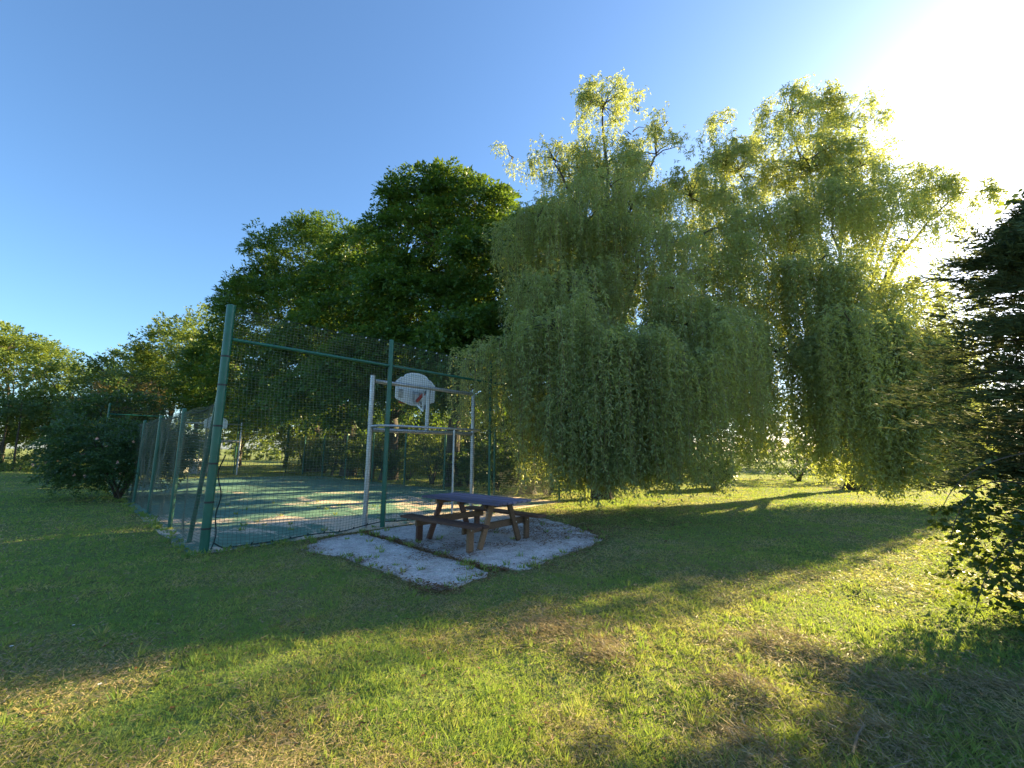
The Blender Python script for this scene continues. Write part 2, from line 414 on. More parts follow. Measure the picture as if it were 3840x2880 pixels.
def post_mesh(h, r, name='post'):
    mb = MB().tube([(0, 0, -.2), (0, 0, h), (0, 0, h + .012)], [r, r, r * .6], 14)
    me = mb.mesh(name, True); me.materials.append(M['green_paint']); 
    try: me.set_sharp_from_angle(angle=R(40))
    except Exception: pass
    return me
tall_post, side_post = post_mesh(4.0, .05), post_mesh(2.42, .042)
corner_post = post_mesh(4.0, .066)
slim_post = post_mesh(4.0, .036)

# near end fence
fe = empty('ball_stop_fence', (C0[0], C0[1], 0))
tag(fe, 'tall green ball-stop net on steel posts between the court and the picnic table', 'fence')
for k_, (s_, me_) in enumerate(((0, corner_post), (3.07, tall_post), (6.14, slim_post), (9.2, slim_post))):
    o = link_mesh('post', me_, None, fe, (U[0] * s_, U[1] * s_, 0))
    if k_ == 0:
        o['label'] = 'thick corner post'
        for zz_ in (1.35, 1.95, 2.62, 3.1, .75, .35): MB().tube([(0, 0, zz_), (0, 0, zz_ + .03)], .0675, 14).build('cable_tie', M['dark'], o)
ru = lambda s, z: (U[0] * s, U[1] * s, z)
off_n = -Vv * .03
for a, b in ((.066, 3.02), (3.12, 6.1), (6.18, 9.16)):
    MB().tube([ru(a, 3.42), ru(b, 3.42)], .03, 10).build('rail', M['green_paint'], fe, True)
wire = [(ru(s_, 3.97 - .045 * sin(pi * (s_ % 3.07) / 3.07)))for s_ in np.linspace(0, 9.2, 40)]
wr = MB().tube(wire, .007, 5).build('top_wire', M['rope'], fe, True)
for k_ in range(1, 30):
    s_ = k_ * .307
    MB().tube([ru(s_ - .012, 3.95 - .045 * sin(pi * (s_ % 3.07) / 3.07)), ru(s_ + .012, 3.97 - .045 * sin(pi * (s_ % 3.07) / 3.07))], .016, 5).build('wire_clip', M['galv'], wr)
# the bottom edge rope runs in slack curves over the court and the slabs
botx = [0, .25, .6, 1.0, 1.5, 2.1, 2.6, 3.07, 4, 5, 6.1, 9.2]; botz = [.16, -.02, -.02, .0, .02, .0, .03, .06, .03, .06, .12, .2]
pos = net_part('net', fe, C0, U, 9.15, .06, 3.95, .062, .05, .0026, sag=1, wav=.05, seed=3, bot=(botx, botz))
rp = [tuple(pos(np.array(s_), np.array(.06)) + np.array([0, 0, .0]) - np.array([C0[0], C0[1], 0])) for s_ in np.linspace(.12, 9.1, 120)]
rp = [(a, b, max(c_, .03)) for a, b, c_ in rp]
MB().tube(rp, .011, 5).build('edge_rope', M['rope'], fe, True)
vr = [(.12 * U[0] + .05 * sin(z * 9), .12 * U[1] - .06 * sin(z * 7 + 1) * (1.4 - z), z) for z in np.linspace(.05, 1.5, 26)]
MB().tube(vr, .010, 5).build('edge_rope', M['rope'], fe, True)
fe_knots = MB()
for s_ in np.arange(.3, 9, .31):
    p = rp[int(s_ / 9.2 * 119)]; fe_knots.tube([(p[0] - .01, p[1], p[2] - .012), (p[0] + .012, p[1] + .01, p[2] + .03)], .012, 5)
fe_knots.build('rope_knots', M['rope'], fe)['kind'] = 'stuff'

# left side fence
fl = empty('side_fence', (C0[0], C0[1], 0)); tag(fl, 'low green net fence running away beside the left lawn and the flowering shrub', 'fence')
nside = int((CL - 1) / 2.863)
for k_ in range(1, nside + 1):
    link_mesh('post', side_post, None, fl, (Vv[0] * 2.863 * k_, Vv[1] * 2.863 * k_, 0))
link_mesh('post', tall_post, None, fl, (Vv[0] * CL, Vv[1] * CL, 0))
MB().tube([(Vv[0] * .09, Vv[1] * .09, 2.65), (Vv[0] * 1.08, Vv[1] * 1.08, -.1)], .036, 10).build('strut', M['green_paint'], fl, True)
wl = [(Vv[0] * s_, Vv[1] * s_, 2.36 - .09 * sin(pi * (s_ % 2.863) / 2.863)) for s_ in np.linspace(0, CL, 70)]
MB().tube(wl, .007, 5).build('top_wire', M['rope'], fl, True)
net_part('net', fl, C0, Vv, CL, .05, 2.35, .062, .05, .0026, wav=.07, seed=11)

# far end and right side fences
fr = empty('far_side_fence', crt(CW, 0, 0)); tag(fr, 'green net fence along the shaded far side of the court under the dark trees', 'fence')
for k_ in range(1, 8):
    link_mesh('post', side_post, None, fr, (Vv[0] * 2.9 * k_, Vv[1] * 2.9 * k_, 0))
MB().tube([(Vv[0] * s_, Vv[1] * s_, 2.38 - .05 * sin(pi * (s_ % 2.9) / 2.9)) for s_ in np.linspace(0, CL, 60)], .008, 5).build('top_wire', M['rope'], fr, True)
net_part('net', fr, crt(CW, 0), Vv, CL, .05, 2.37, .085, .085, .0022, wav=.05, seed=23)
ff = empty('far_end_fence', crt(0, CL, 0)); tag(ff, 'distant green net fence behind the far goal at the end of the court', 'fence')
for k_ in range(1, 4):
    link_mesh('post', tall_post if k_ > 2 else slim_post, None, ff, (U[0] * 3.07 * k_, U[1] * 3.07 * k_, 0))
MB().tube([ru(.05, 3.42), ru(9.15, 3.42)], .028, 8).build('rail', M['green_paint'], ff, True)
net_part('net', ff, crt(0, CL), U, 9.15, .05, 3.9, .12, .12, .0026, wav=.04, seed=29, seg=.4)

# ------------------------------------------------------------------ goals with backboards
def board_mesh():
    """perforated fan-shaped steel backboard in its own XZ plane, really pierced"""
    cu = bpy.data.curves.new('board', 'CURVE'); cu.dimensions = '2D'; cu.fill_mode = 'BOTH'; cu.extrude = .012
    def spl(pts):
        s = cu.splines.new('POLY'); s.points.add(len(pts) - 1)
        for q, (x, y) in zip(s.points, pts): q.co = (x, y, 0, 1)
        s.use_cyclic_u = True
    o_ = []
    half = [(0, -.02), (.12, -.02), (.3, .03), (.52, .10)]
    half += [(.52 + .06 * sin(a), .16 - .06 * cos(a)) for a in (.35, .8, 1.2, 1.57)]
    half += [(.58, .50)] + [(.52 + .06 * cos(a), .52 + .06 * sin(a)) for a in (.2, .5)] + [(.44, .665), (.40, .675), (.355, .685)]
    half += [(.355 * cos(a) , .685 + .13 * sin(a)) for a in (.25, .5, .75, 1.0, 1.25)] + [(0, .815)]
    pts = half + [(-x, y) for x, y in half[-2:0:-1]]
    spl(pts)
    def hole(x, y, r=.0115): spl([(x - r, y - r), (x + r, y - r), (x + r, y + r), (x - r, y + r)])
    for s in (-1, 1):
        for k in range(9): hole(s * .515, .16 + k * .044)
        for k in range(5): hole(s * (.49 - k * .032), .553 + k * .021)
        for k in range(11): hole(s * (.49 - k * .042), .112 - k * .0103)
        for k in range(9): hole(s * .215, .13 + k * .036)
        for k in range(4): hole(s * (.185 - k * .036), .13)
    for k in range(12): hole(-.20 + k * .0364, .455, .013)
    for k in range(13):
        a = -.24 + k * .04; hole(a, .745 - a * a * .75, .0105)
    tmp = bpy.data.objects.new('tmp', cu); COL.objects.link(tmp)
    dg = bpy.context.evaluated_depsgraph_get()
    me = bpy.data.meshes.new_from_object(tmp.evaluated_get(dg)); me.name = 'backboard'
    bpy.data.objects.remove(tmp); bpy.data.curves.remove(cu)
    me.materials.clear(); me.materials.append(M['board_white'])
    return me
BOARD = board_mesh()
GW = 2.94
def make_goal():
    """local x along the goal line, +y into the court, origin at the left post"""
    g = empty('sports_goal', (0, 0, 0))
    for x_ in (0, GW):
        MB().tube([(x_, 0, -.1), (x_, 0, 3.2)], .052, 14).build('post', M['galv'], g, True)
        MB().tube([(x_, 0, 3.2), (x_, 0, 3.222)], .056, 14).build('post_cap', M['dark'], g.children[-1] if g.children else g)
    MB().tube([(.05, 0, 3.08), (GW - .05, 0, 3.08)], .045, 12).build('top_beam', M['galv'], g, True)
    MB().tube([(.05, 0, 2.02), (GW - .05, 0, 2.02)], .045, 12).build('crossbar', M['galv'], g, True)
    lp = [(0, -.05, 2.09), (.03, -.22, 2.1), (.12, -.38, 2.1), (.28, -.45, 2.1), (GW - .28, -.45, 2.1), (GW - .12, -.38, 2.1), (GW - .03, -.22, 2.1), (GW, -.05, 2.09)]
    MB().tube(lp, .027, 10).build('rear_loop', M['galv'], g, True)
    MB().tube([(GW * .66, -.45, -.05), (GW * .66, -.45, 2.08)], .026, 10).build('rear_support', M['galv'], g, True)
    cx = GW * .5
    MB().tube([(cx, 0, 2.06), (cx, 0, 3.04)], .05, 12).build('centre_post', M['galv'], g, True)
    bd = link_mesh('backboard', BOARD, None, g); bd.rotation_euler = (pi / 2, 0, 0); bd.location = (cx, .52, 2.70)
    mb = MB()
    for s in (-1, 1):
        mb.bar((cx + s * .09, .02, 3.0), (cx + s * .09, .50, 3.0), .008, .05)
        mb.bar((cx + s * .09, .50, 2.82), (cx + s * .09, .50, 3.05), .012, .09, (0, 1, 0))
        mb.bar((cx + s * .09, .06, 2.52), (cx + s * .09, .49, 2.80), .008, .05)
        mb.bar((cx + s * .09, .07, 2.5), (cx + s * .09, .07, 3.04), .05, .008, (1, 0, 0))
    mb.bar((cx - .11, .075, 2.6), (cx + .11, .075, 2.6), .02, .08); mb.bar((cx - .11, .075, 2.98), (cx + .11, .075, 2.98), .02, .08)
    mb.build('bracket', M['galv'], g)
    MB().bar((cx, .48, 2.79), (cx, .1, 3.0), .05, .06).build('brace', M['red'], g)
    ring = [(cx + .225 * cos(a), .535 + .10 + .225 + .225 * sin(a), 2.80) for a in np.linspace(0, 2 * pi, 25)]
    rm = MB().tube(ring, .011, 6, False); rm.bar((cx, .535, 2.78), (cx, .64, 2.78), .14, .05)
    rm.build('hoop', M['red'], g, True)
    st = MB()
    for k in range(7): st.bar((cx - .50, .503, 2.86 + k * .032), (cx - .38, .503, 2.86 + k * .032), .002, .014, (0, 0, 1), .0004)
    st.build('notice_sticker', M['stone'], g)
    return g
def copy_tree(o, parent=None):
    c = o.copy(); COL.objects.link(c); c.parent = parent
    for ch in list(o.children): copy_tree(ch, c)
    return c
g1 = make_goal(); g1.location = crt(2.80, .24, 0); g1.rotation_euler = (0, 0, pi / 2 - AU)
tag(g1, 'grey tubular goal frame with white pierced basketball backboard just behind the tall net', 'goal', 'goals with basketball backboards')
bpy.context.view_layer.update()
g2 = copy_tree(g1); g2.location = crt(6.04, 22.2, 0); g2.rotation_euler = (0, 0, pi / 2 - AU + pi)
tag(g2, 'far grey goal frame with white backboard at the distant end of the court', 'goal', 'goals with basketball backboards')

# ------------------------------------------------------------------ picnic table
ta = math.atan2(-.64, .77)
tb = empty('picnic_table', (-.67, 7.87, .024), ta)
tag(tb, 'wooden picnic table with faded blue top and two attached brown benches on concrete', 'picnic table')
rt = random.Random(3)
PW = .107; npk = 7
for k in range(npk):
    y_ = (k - (npk - 1) / 2) * (PW + .019)
    MB().bar((-.96 + rt.uniform(-.008, .008), y_, .71 + rt.uniform(-.002, .002)), (.96 + rt.uniform(-.008, .008), y_, .71), PW, .036, bev=.006).build('tabletop_plank', M['wood_blue' if k else 'wood_blue'], tb)
for s in (-1, 1):
    for k in range(2):
        y_ = s * (.70 + k * .138)
        MB().bar((-.955 + rt.uniform(-.01, .01), y_, .405), (.955 + rt.uniform(-.01, .01), y_, .405), .13, .038, bev=.006).build('bench_plank', M['wood_red'], tb)
for xx in (-.63, .63):
    lg = M['wood_leg'] if xx > 0 else M['wood_red']
    for s in (-1, 1):
        MB().bar((xx, s * .50, 0), (xx, s * .22, .675), .045, .10, (0, 1, 0)).build('leg', lg, tb)
        MB().bar((xx + .002, s * .72, 0), (xx + .002, s * .72, .384), .05, .115, (0, 1, 0)).build('bench_leg', lg, tb)
    sg = 1 if xx < 0 else -1
    MB().bar((xx + sg * .05, -.84, .325), (xx + sg * .05, .84, .325), .045, .11).build('crossbeam', M['wood_leg'], tb)
    MB().bar((xx + sg * .048, -.40, .652), (xx + sg * .048, .40, .652), .045, .075).build('top_batten', M['wood_leg'], tb)
MB().bar((0, -.40, .668), (0, .40, .668), .07, .045).build('top_batten', M['wood_leg'], tb)
for xx, sg in ((-.63, 1), (.63, -1)):
    for s in (-1, 1):
        for (yy, zz_) in ((s * .40, .325), (s * .72, .325)):
            MB().tube([(xx - sg * .03, yy, zz_), (xx - sg * .022, yy, zz_)], .012, 8).build('bolt', M['galv'], tb)

# concrete table-tennis table by the far goal
pt = empty('table_tennis_table', (-20.9, 27.9, 0), R(-10)); tag(pt, 'grey concrete table-tennis table on lit grass behind the far goal', 'table')
MB().bar((-1.37, 0, .73), (1.37, 0, .73), 1.52, .07, bev=.02).build('table_slab', M['conc_table'], pt)
for s in (-1, 1):
    MB().prism([(s * .75 - .28, -.45), (s * .75 + .28, -.45), (s * .75 + .2, .45), (s * .75 - .2, .45)], 0, .69).build('pedestal', M['conc_table'], pt)
MB().bar((0, -.8, .84), (0, .8, .84), .03, .15).build('table_net', M['galv'], pt)

# ------------------------------------------------------------------ vegetation makers
def bez(a, b, c_, n):
    t_ = np.linspace(0, 1, n)[:, None]; a, b, c_ = map(np.asarray, (a, b, c_))
    return (1 - t_) ** 2 * a + 2 * t_ * (1 - t_) * b + t_ ** 2 * c_
def wood_part(root, trunk, h0, r0, tips, twigs, rad=4, seed=0, mat='bark', lean=(0, 0)):
    """trunk to height h0, limbs from there to each tip, twigs = list of (start, end)"""
    q = np.random.default_rng(seed); off = np.array([trunk[0], trunk[1], 0.0])
    tk = MB(); top = np.array([lean[0], lean[1], h0])
    pts = [(0, 0, -.15)] + [tuple(top * t_ + np.array([q.normal(0, .05), q.normal(0, .05), 0])) for t_ in (.12, .35, .6, .8, 1)]
    tk.tube(pts, [r0 * 1.45, r0 * 1.2, r0, r0 * .92, r0 * .88, r0 * .8], 12)
    tk.build('trunk', M[mat], root, True)
    lb = MB()
    for tp in tips:
        tp = np.array(tp) - off; r1 = r0 * .36 * q.uniform(.7, 1.1)
        mid = top * .6 + tp * .4; mid = mid + np.array([q.normal(0, .4), q.normal(0, .4), abs(tp[2] - top[2]) * .35])
        P = bez(top * .97, mid, tp, 9) + q.normal(0, .07, (9, 3)) * np.linspace(0, 1, 9)[:, None]
        lb.tube(P.tolist(), list(np.linspace(r1, .03, 9)), 6)
    for a, b in twigs:
        a = np.array(a) - off; b = np.array(b) - off
        mid = (a + b) / 2 + np.array([0, 0, .25 * np.linalg.norm(b - a)])
        P = bez(a, mid, b, 5) + q.normal(0, .03, (5, 3))
        lb.tube(P.tolist(), list(np.linspace(.028, .008, 5)), 4, False)
    lb.build('limbs', M[mat], root, True)
def lobe_pts(q, lobes, n, shell=.12, low=-.75, inner=0.0):
    """points spread over the outside of a union of ellipsoids, with outward normals and lobe index"""
    L_ = np.array([l[:6] for l in lobes], float); wgt = np.array([(l[3] * l[4] + l[3] * l[5] + l[4] * l[5]) * (l[6] if len(l) > 6 else 1) for l in lobes]); wgt /= wgt.sum()
    P = []; Nn = []; K = []; got = 0
    while got < n:
        k = q.choice(len(L_), size=n * 2, p=wgt); d = norm(q.normal(size=(n * 2, 3)))
        r = 1 - np.abs(q.normal(0, shell, n * 2)); ins = q.random(n * 2) < inner; r = np.where(ins, q.uniform(.3, .85, n * 2), r)
        p = L_[k, :3] + d * L_[k, 3:6] * r[:, None]
        ok = d[:, 2] > low
        for j in range(len(L_)):
            dd = (((p - L_[j, :3]) / L_[j, 3:6]) ** 2).sum(1); ok &= (dd > .55) | (j == k) | ins
        p, dn, kk = p[ok], norm(d[ok] / L_[k[ok], 3:6]), k[ok]
        P.append(p); Nn.append(dn); K.append(kk); got += len(p)
    return np.concatenate(P)[:n], np.concatenate(Nn)[:n], np.concatenate(K)[:n]
def spray_crown(seed, lobes, n, per, axis_len, spread, leafL, leafW, droop=.35, up=.1, shell=.12, low=-.8, inner=.12, quads=False, flat=.5):
    q = np.random.default_rng(seed)
    P, Nn, K = lobe_pts(q, lobes, n, shell, low, inner)
    ax = norm(Nn * np.array([1, 1, .55]) + q.normal(0, .35, P.shape) + np.array([0, 0, up]))
    L_ = q.uniform(*axis_len, n)
    sd = norm(np.cross(ax, np.array([0, 0, 1.0]) + q.normal(0, .25, P.shape)))
    t_ = q.random((n, per)) ** .8; s_ = q.uniform(-1, 1, (n, per)) * (1 - .75 * t_) * spread
    c_ = P[:, None] - ax[:, None] * (L_ * .5)[:, None, None]
    pos_ = c_ + ax[:, None] * (t_ * L_[:, None])[..., None] + sd[:, None] * (s_ * L_[:, None])[..., None]
    pos_[..., 2] -= droop * L_[:, None] * (t_ ** 2 + (s_ / spread) ** 2 * .3 * spread)
    pos_ += q.normal(0, .05, pos_.shape) * L_[:, None, None]
    D = ax[:, None] + sd[:, None] * np.sign(s_)[..., None] * .8 + q.normal(0, .45, pos_.shape); D[..., 2] -= droop * 1.3
    Nh = np.array([0, 0, 1.0]) + q.normal(0, flat, pos_.shape)
    m_ = n * per
    LL = q.uniform(.75, 1.25, m_) * leafL; WW = q.uniform(.75, 1.2, m_) * leafW
    tint = np.clip(np.repeat(q.normal(.45, .16, n), per) + q.normal(0, .17, m_), 0, 1)
    f = leaf_quads if quads else leaf_tris
    V, F = f(pos_.reshape(-1, 3), D.reshape(-1, 3), Nh.reshape(-1, 3), LL, WW)
    return V, F, tint, P, K
def put_crown(root, V, F, tint, mat, name='crown'):
    o = link_mesh(name, np_mesh(name, V - np.array(root.location), F, tint), M[mat], root)
    o['kind'] = 'stuff'; return o
def tree(name, label, cat, group, trunk, h0, r0, lobes, n, per, ax, spread, lL, lW, mat, seed, twig_every=25, **kw):
    root = empty(name, (trunk[0], trunk[1], 0)); tag(root, label, cat, group)
    qq = np.random.default_rng(seed + 1000); main = list(lobes)
    for l in main:        # ragged bulges on every big lobe
        for _ in range(5):
            d = qq.normal(size=3); d /= np.linalg.norm(d); d[2] = d[2] * .7 + .15; f = qq.uniform(.2, .4)
            lobes = lobes + [(l[0] + d[0] * l[3], l[1] + d[1] * l[4], l[2] + d[2] * l[5], l[3] * f, l[4] * f, l[5] * f * qq.uniform(.7, 1.3))]
    V, F, tint, P, K = spray_crown(seed, lobes, n, per, ax, spread, lL, lW, **kw)
    put_crown(root, V, F, tint, mat)
    tw = [(lobes[K[i]][:3], P[i]) for i in range(0, n, twig_every)]
    wood_part(root, trunk, h0, r0, [l[:3] for l in main], tw, seed=seed)
    return root

def willow(label, trunk, h0, r0, lobes, seed, leafL=.12, leafW=.026, dens=21, full=1.6):
    """lobe = cx,cy,cz,rx,ry,rz, clumps, Lmin,Lmax, floor z, lift"""
    q = np.random.default_rng(seed)
    root = empty('willow_tree', (trunk[0], trunk[1], 0)); tag(root, label, 'willow', 'weeping willows beside the court')
    S = []; twigs = []; tips = [l[:3] for l in lobes]; big = list(lobes)
    lobes = [(l[0], l[1], l[2], l[3], l[4], l[5], l[6] * (.9 if l[2] > 12 else .55), *l[7:]) for l in big]
    for _ in range(len(big) * 4):      # smaller boughs between the main ones break up the domes
        i = q.integers(len(big)); a = big[i]; dd = [math.dist(a[:3], b[:3]) if b is not a else 99 for b in big]
        b = big[int(np.argsort(dd)[q.integers(3)])]; f = q.uniform(.1, .9); m_ = [a[j] * (1 - f) + b[j] * f for j in range(11)]
        k_ = q.uniform(.3, .6)
        lobes.append((m_[0] + q.normal(0, a[3] * .35), m_[1] + q.normal(0, a[4] * .35) - .15, m_[2] + q.normal(.1, .6), a[3] * k_, a[4] * k_, a[5] * k_, m_[6] * .13 + .4, m_[7] * .7, m_[8], min(a[9], b[9]) + q.uniform(0, .9), m_[10]))
    for l in lobes:
        cx, cy, cz, rx, ry, rz, nc, L0, L1, fl_, lift = l
        for _ in range(max(1, int(nc * full + q.random()))):
            d = q.normal(size=3); d /= np.linalg.norm(d); d[2] = abs(d[2]) * 1.0 - .25
            rr = 1 - abs(q.normal(0, .22))
            c_ = np.array([cx, cy, cz]) + d * np.array([rx, ry, rz]) * rr
            hd = math.atan2(d[1], d[0]) + q.normal(0, .5)
            Lc = q.uniform(L0, L1); fz = fl_ + q.normal(0, .18) + .45 * (fbm(np.array(c_[0] * 1.3), np.array(c_[1] * 1.3), 5, 2) - .3)
            twigs.append(((cx, cy, cz), tuple(c_)))
            ns = q.integers(11, 19)
            for _s in range(ns):
                a = hd + q.normal(0, .9); rad_ = abs(q.normal(0, .24))
                o_ = c_ + np.array([cos(a) * rad_, sin(a) * rad_, q.normal(0, .12)])
                Ls = Lc * max(.25, 1 - .9 * rad_ + q.normal(0, .12)); Ls = min(Ls, max(.4, o_[2] - fz + lift * .6))
                S.append((*o_, a, q.uniform(.12, .45) * min(1, Ls), Ls, lift * q.uniform(.4, 1.2), q.uniform(0, 6.3), q.uniform(.02, .07)))
    S = np.array(S); nl = np.maximum(6, (S[:, 5] * dens)).astype(int)
    idx = np.repeat(np.arange(len(S)), nl); tot = len(idx)
    s_ = q.random(tot) * S[idx, 5]; A = S[idx, 3]; Rr = S[idx, 4]; Lf = S[idx, 6]; ph = S[idx, 7]; sw = S[idx, 8]
    h_ = Rr * (1 - np.exp(-s_ / .35))
    x = S[idx, 0] + np.cos(A) * h_ + sw * np.sin(s_ * 2.1 + ph) + .02 * s_; y = S[idx, 1] + np.sin(A) * h_ + sw * np.cos(s_ * 1.7 + ph)
    e = .35 * (1 - np.exp(-s_ / .35)); z = S[idx, 2] + Lf * e / .35 * .6 - (s_ - e)
    # keep hanging leaves off the ground
    z = np.maximum(z, .04 + q.random(tot) * .05)
    P = np.stack([x, y, z], 1)
    a2 = q.uniform(0, 2 * pi, tot); el = q.uniform(.25, 1.25, tot)
    hang = np.clip(s_ / .5, 0, 1)
    D = np.stack([np.cos(a2) * np.cos(el), np.sin(a2) * np.cos(el), -np.sin(el) * (.35 + .65 * hang)], 1)
    Nh = q.normal(size=(tot, 3))
    tint = np.clip(q.normal(.45, .12, len(S))[idx] + q.normal(0, .14, tot), 0, .96); tint = np.where(q.random(tot) < .015, 1, tint)
    V, F = leaf_tris(P, D, Nh, q.uniform(.7, 1.25, tot) * leafL, q.uniform(.8, 1.2, tot) * leafW)
    put_crown(root, V, F, tint, 'willow')
    # strand stems: thin ribbons
    ks = np.linspace(0, 1, 7)[None] * S[:, 5:6]
    h_ = S[:, 4:5] * (1 - np.exp(-ks / .35)); e = .35 * (1 - np.exp(-ks / .35))
    X = S[:, 0:1] + np.cos(S[:, 3:4]) * h_ + S[:, 8:9] * np.sin(ks * 2.1 + S[:, 7:8]) + .02 * ks; Y = S[:, 1:2] + np.sin(S[:, 3:4]) * h_ + S[:, 8:9] * np.cos(ks * 1.7 + S[:, 7:8])
    Z = np.maximum(S[:, 2:3] + S[:, 6:7] * e / .35 * .6 - (ks - e), .06)
    Q = np.stack([X, Y, Z], -1)[::2]; n_ = len(Q); wv = np.array([.0032, .0018, .001])
    Vs = np.stack([Q - wv, Q + wv], 2).reshape(-1, 3); b_ = (np.arange(n_)[:, None] * 7 + np.arange(6)[None]).ravel() * 2
    o = link_mesh('hanging_stems', np_mesh('stems', Vs - np.array(root.location), np.stack([b_, b_ + 1, b_ + 3, b_ + 2], 1)), M['twig'], root); o['kind'] = 'stuff'
    wood_part(root, trunk, h0, r0, tips, twigs[::2], seed=seed)
    return root, tot

# ------------------------------------------------------------------ willows
A_lobes = [
 (3.8, 16, 16.1, 1.1, 1.1, 1.7, 22, .5, 1.3, 5, .5), (3.6, 16, 13.2, 1.7, 1.6, 1.3, 20, .9, 2.0, 5, .4), (1.7, 15.6, 13.3, 1.0, 1.0, 1.1, 9, .6, 1.6, 5, .4), (6.0, 16, 13.9, 1.2, 1.1, 1.0, 11, .6, 1.4, 5, .4),
 (3.7, 15.6, 11.0, 2.7, 2.3, 1.6, 42, 1.4, 2.6, 4, .3), (1.3, 14.5, 9.3, 2.0, 2.0, 1.3, 30, 1.6, 3.0, 2.5, .25), (4.4, 13.9, 8.4, 2.2, 2.0, 1.3, 36, 1.8, 3.2, 2, .25),
 (1.8, 12.9, 6.7, 1.8, 1.4, 1.0, 26, 1.6, 3.0, 1.5, .25),
 (-.35, 11.9, 4.35, 1.0, .9, .5, 16, 2.2, 4.2, 1.5, .25), (1.3, 11.4, 4.9, 1.4, 1.1, .7, 30, 3.4, 6.4, .3, .25), (2.9, 10.9, 4.3, 1.3, 1.0, .7, 32, 3.4, 6.4, .1, .25),
 (4.2, 11.2, 3.7, 1.0, .9, .7, 24, 3.0, 5.0, .1, .2), (5.4, 12.4, 5.4, 1.3, 1.1, .9, 26, 3.0, 6.0, .6, .25), (6.9, 13.4, 5.6, 1.1, 1.0, .9, 18, 3.0, 5.4, 1.3, .25), (1.7, 10.5, 2.7, .8, .5, .4, 12, 1.5, 2.6, .1, .2),
 (3.5, 17.5, 9, 3, 2, 2, 9, 1.5, 3, 2, .2)]
root, n_a = willow('tall willow with a slim peak and leafy curtains trailing beside the picnic table', (3.1, 14.8), 2.6, .30, A_lobes, 101, .14, .037, 20)
B_lobes = [
 (13.3, 18, 17.7, 1.6, 1.4, 1.3, 22, .6, 1.5, 6, .5), (15.9, 18, 17.0, 1.5, 1.4, 1.3, 20, .6, 1.5, 6, .5), (10.6, 18, 14.6, 2.3, 1.8, 1.4, 30, 1.0, 2.0, 5, .4), (7.9, 17.2, 12.8, 1.8, 1.7, 1.3, 22, 1.0, 2.2, 5, .4),
 (17.8, 17.6, 13.4, 1.7, 1.6, 1.5, 24, .8, 1.8, 5, .45), (19.5, 17.2, 12.8, 1.3, 1.2, 1.0, 14, .6, 1.6, 5, .4), (13.2, 17, 14.0, 2.6, 1.8, 1.6, 34, 1.3, 2.4, 5, .35),
 (9.2, 15.8, 10.4, 2.4, 1.9, 1.5, 38, 1.6, 3.0, 3, .3), (12.9, 15.8, 11.0, 2.6, 1.9, 1.6, 40, 1.6, 3.2, 3, .3), (16.6, 16.6, 10.4, 2.2, 1.8, 1.6, 17, 1.5, 3.0, 2.5, .3),
 (7.1, 15.0, 8.0, 1.8, 1.5, 1.1, 24, 2.6, 4.6, 1.8, .25), (10.8, 14.3, 7.4, 2.3, 1.4, 1.2, 34, 2.6, 5.2, 1.3, .25), (14.2, 14.8, 7.4, 2.2, 1.5, 1.2, 22, 2.6, 5.6, 1.0, .25), (16.6, 16.0, 7.6, 1.8, 1.5, 1.1, 11, 1.6, 3.2, 4.2, .25),
 (12.6, 13.3, 5.0, 1.3, .6, .8, 34, 6.0, 8.5, .1, .2), (10.9, 13.4, 5.1, 1.1, .7, .7, 28, 5.4, 8.0, .35, .2), (9.0, 13.9, 4.9, 1.3, .8, .7, 22, 4.2, 6.4, 1.1, .2), (14.4, 14.2, 4.8, 1.1, .7, .7, 9, 4.4, 6.4, .9, .2),
 (10, 20.5, 10, 4, 2.4, 3, 8, 2, 4, 4, .2), (15, 20.5, 11, 3.5, 2.4, 2.5, 6, 2, 4, 5, .2)]
root, n_b = willow('broad willow with wide layered crown and long sunlit curtains over the right lawn', (15.0, 18.8), 3.2, .38, B_lobes, 202, .165, .046, 17, 1.2)

# ------------------------------------------------------------------ dark trees along the court
GD = 'dark trees along the far side of the court'
tree('hornbeam_tree', 'leftmost dark dense tree with feathery pointed sprays and sunlit yellow-green top', 'tree', GD, crt(11, 23.0), 3, .42,
     [(-15.2, 29, 14.9, 2.9, 2.8, 2.9), (-12.3, 28.2, 14.6, 2.6, 2.6, 2.4), (-18.2, 30, 11.5, 2.6, 2.8, 2.8), (-17.0, 29.4, 13.2, 2.2, 2.4, 2.2), (-16, 28, 10.5, 4, 3, 3.2), (-12.5, 26.5, 10, 3.2, 3, 3), (-19.8, 29.6, 7.6, 3.0, 2.6, 2.4), (-16, 27.2, 6.4, 3.6, 2.6, 2.2), (-22.0, 30.2, 5.2, 1.7, 2.0, 1.8), (-12.8, 25.8, 6.2, 2.8, 2.4, 2.0), (-18.5, 29.0, 4.2, 3.0, 2.0, 1.5), (-14.5, 26.6, 4.3, 2.6, 1.8, 1.2)],
     3300, 40, (.8, 1.7), .35, .26, .11, 'needle', 11, droop=.25, up=.35, shell=.1)
tree('hornbeam_tree', 'dark tree with thick trunk between the leftmost and the tallest of the row', 'tree', GD, crt(10.6, 17.0), 3.2, .40,
     [(-10, 25, 11.2, 2.8, 2.6, 2.6), (-9.4, 25.5, 13.8, 2.3, 2.2, 1.8), (-9.3, 22.4, 3.9, 2.2, 1.6, 1.2), (-8.6, 23, 8.2, 3.0, 2.6, 2.4), (-11, 23.8, 7.4, 2.6, 2.2, 2), (-7.5, 21, 5.6, 2.2, 2, 1.5), (-10.3, 22.2, 4.8, 1.9, 1.8, 1.3), (-12.2, 24.2, 4.6, 1.8, 1.6, 1.2)],
     1800, 40, (.7, 1.5), .4, .24, .13, 'hornbeam', 12, droop=.45, up=.1)
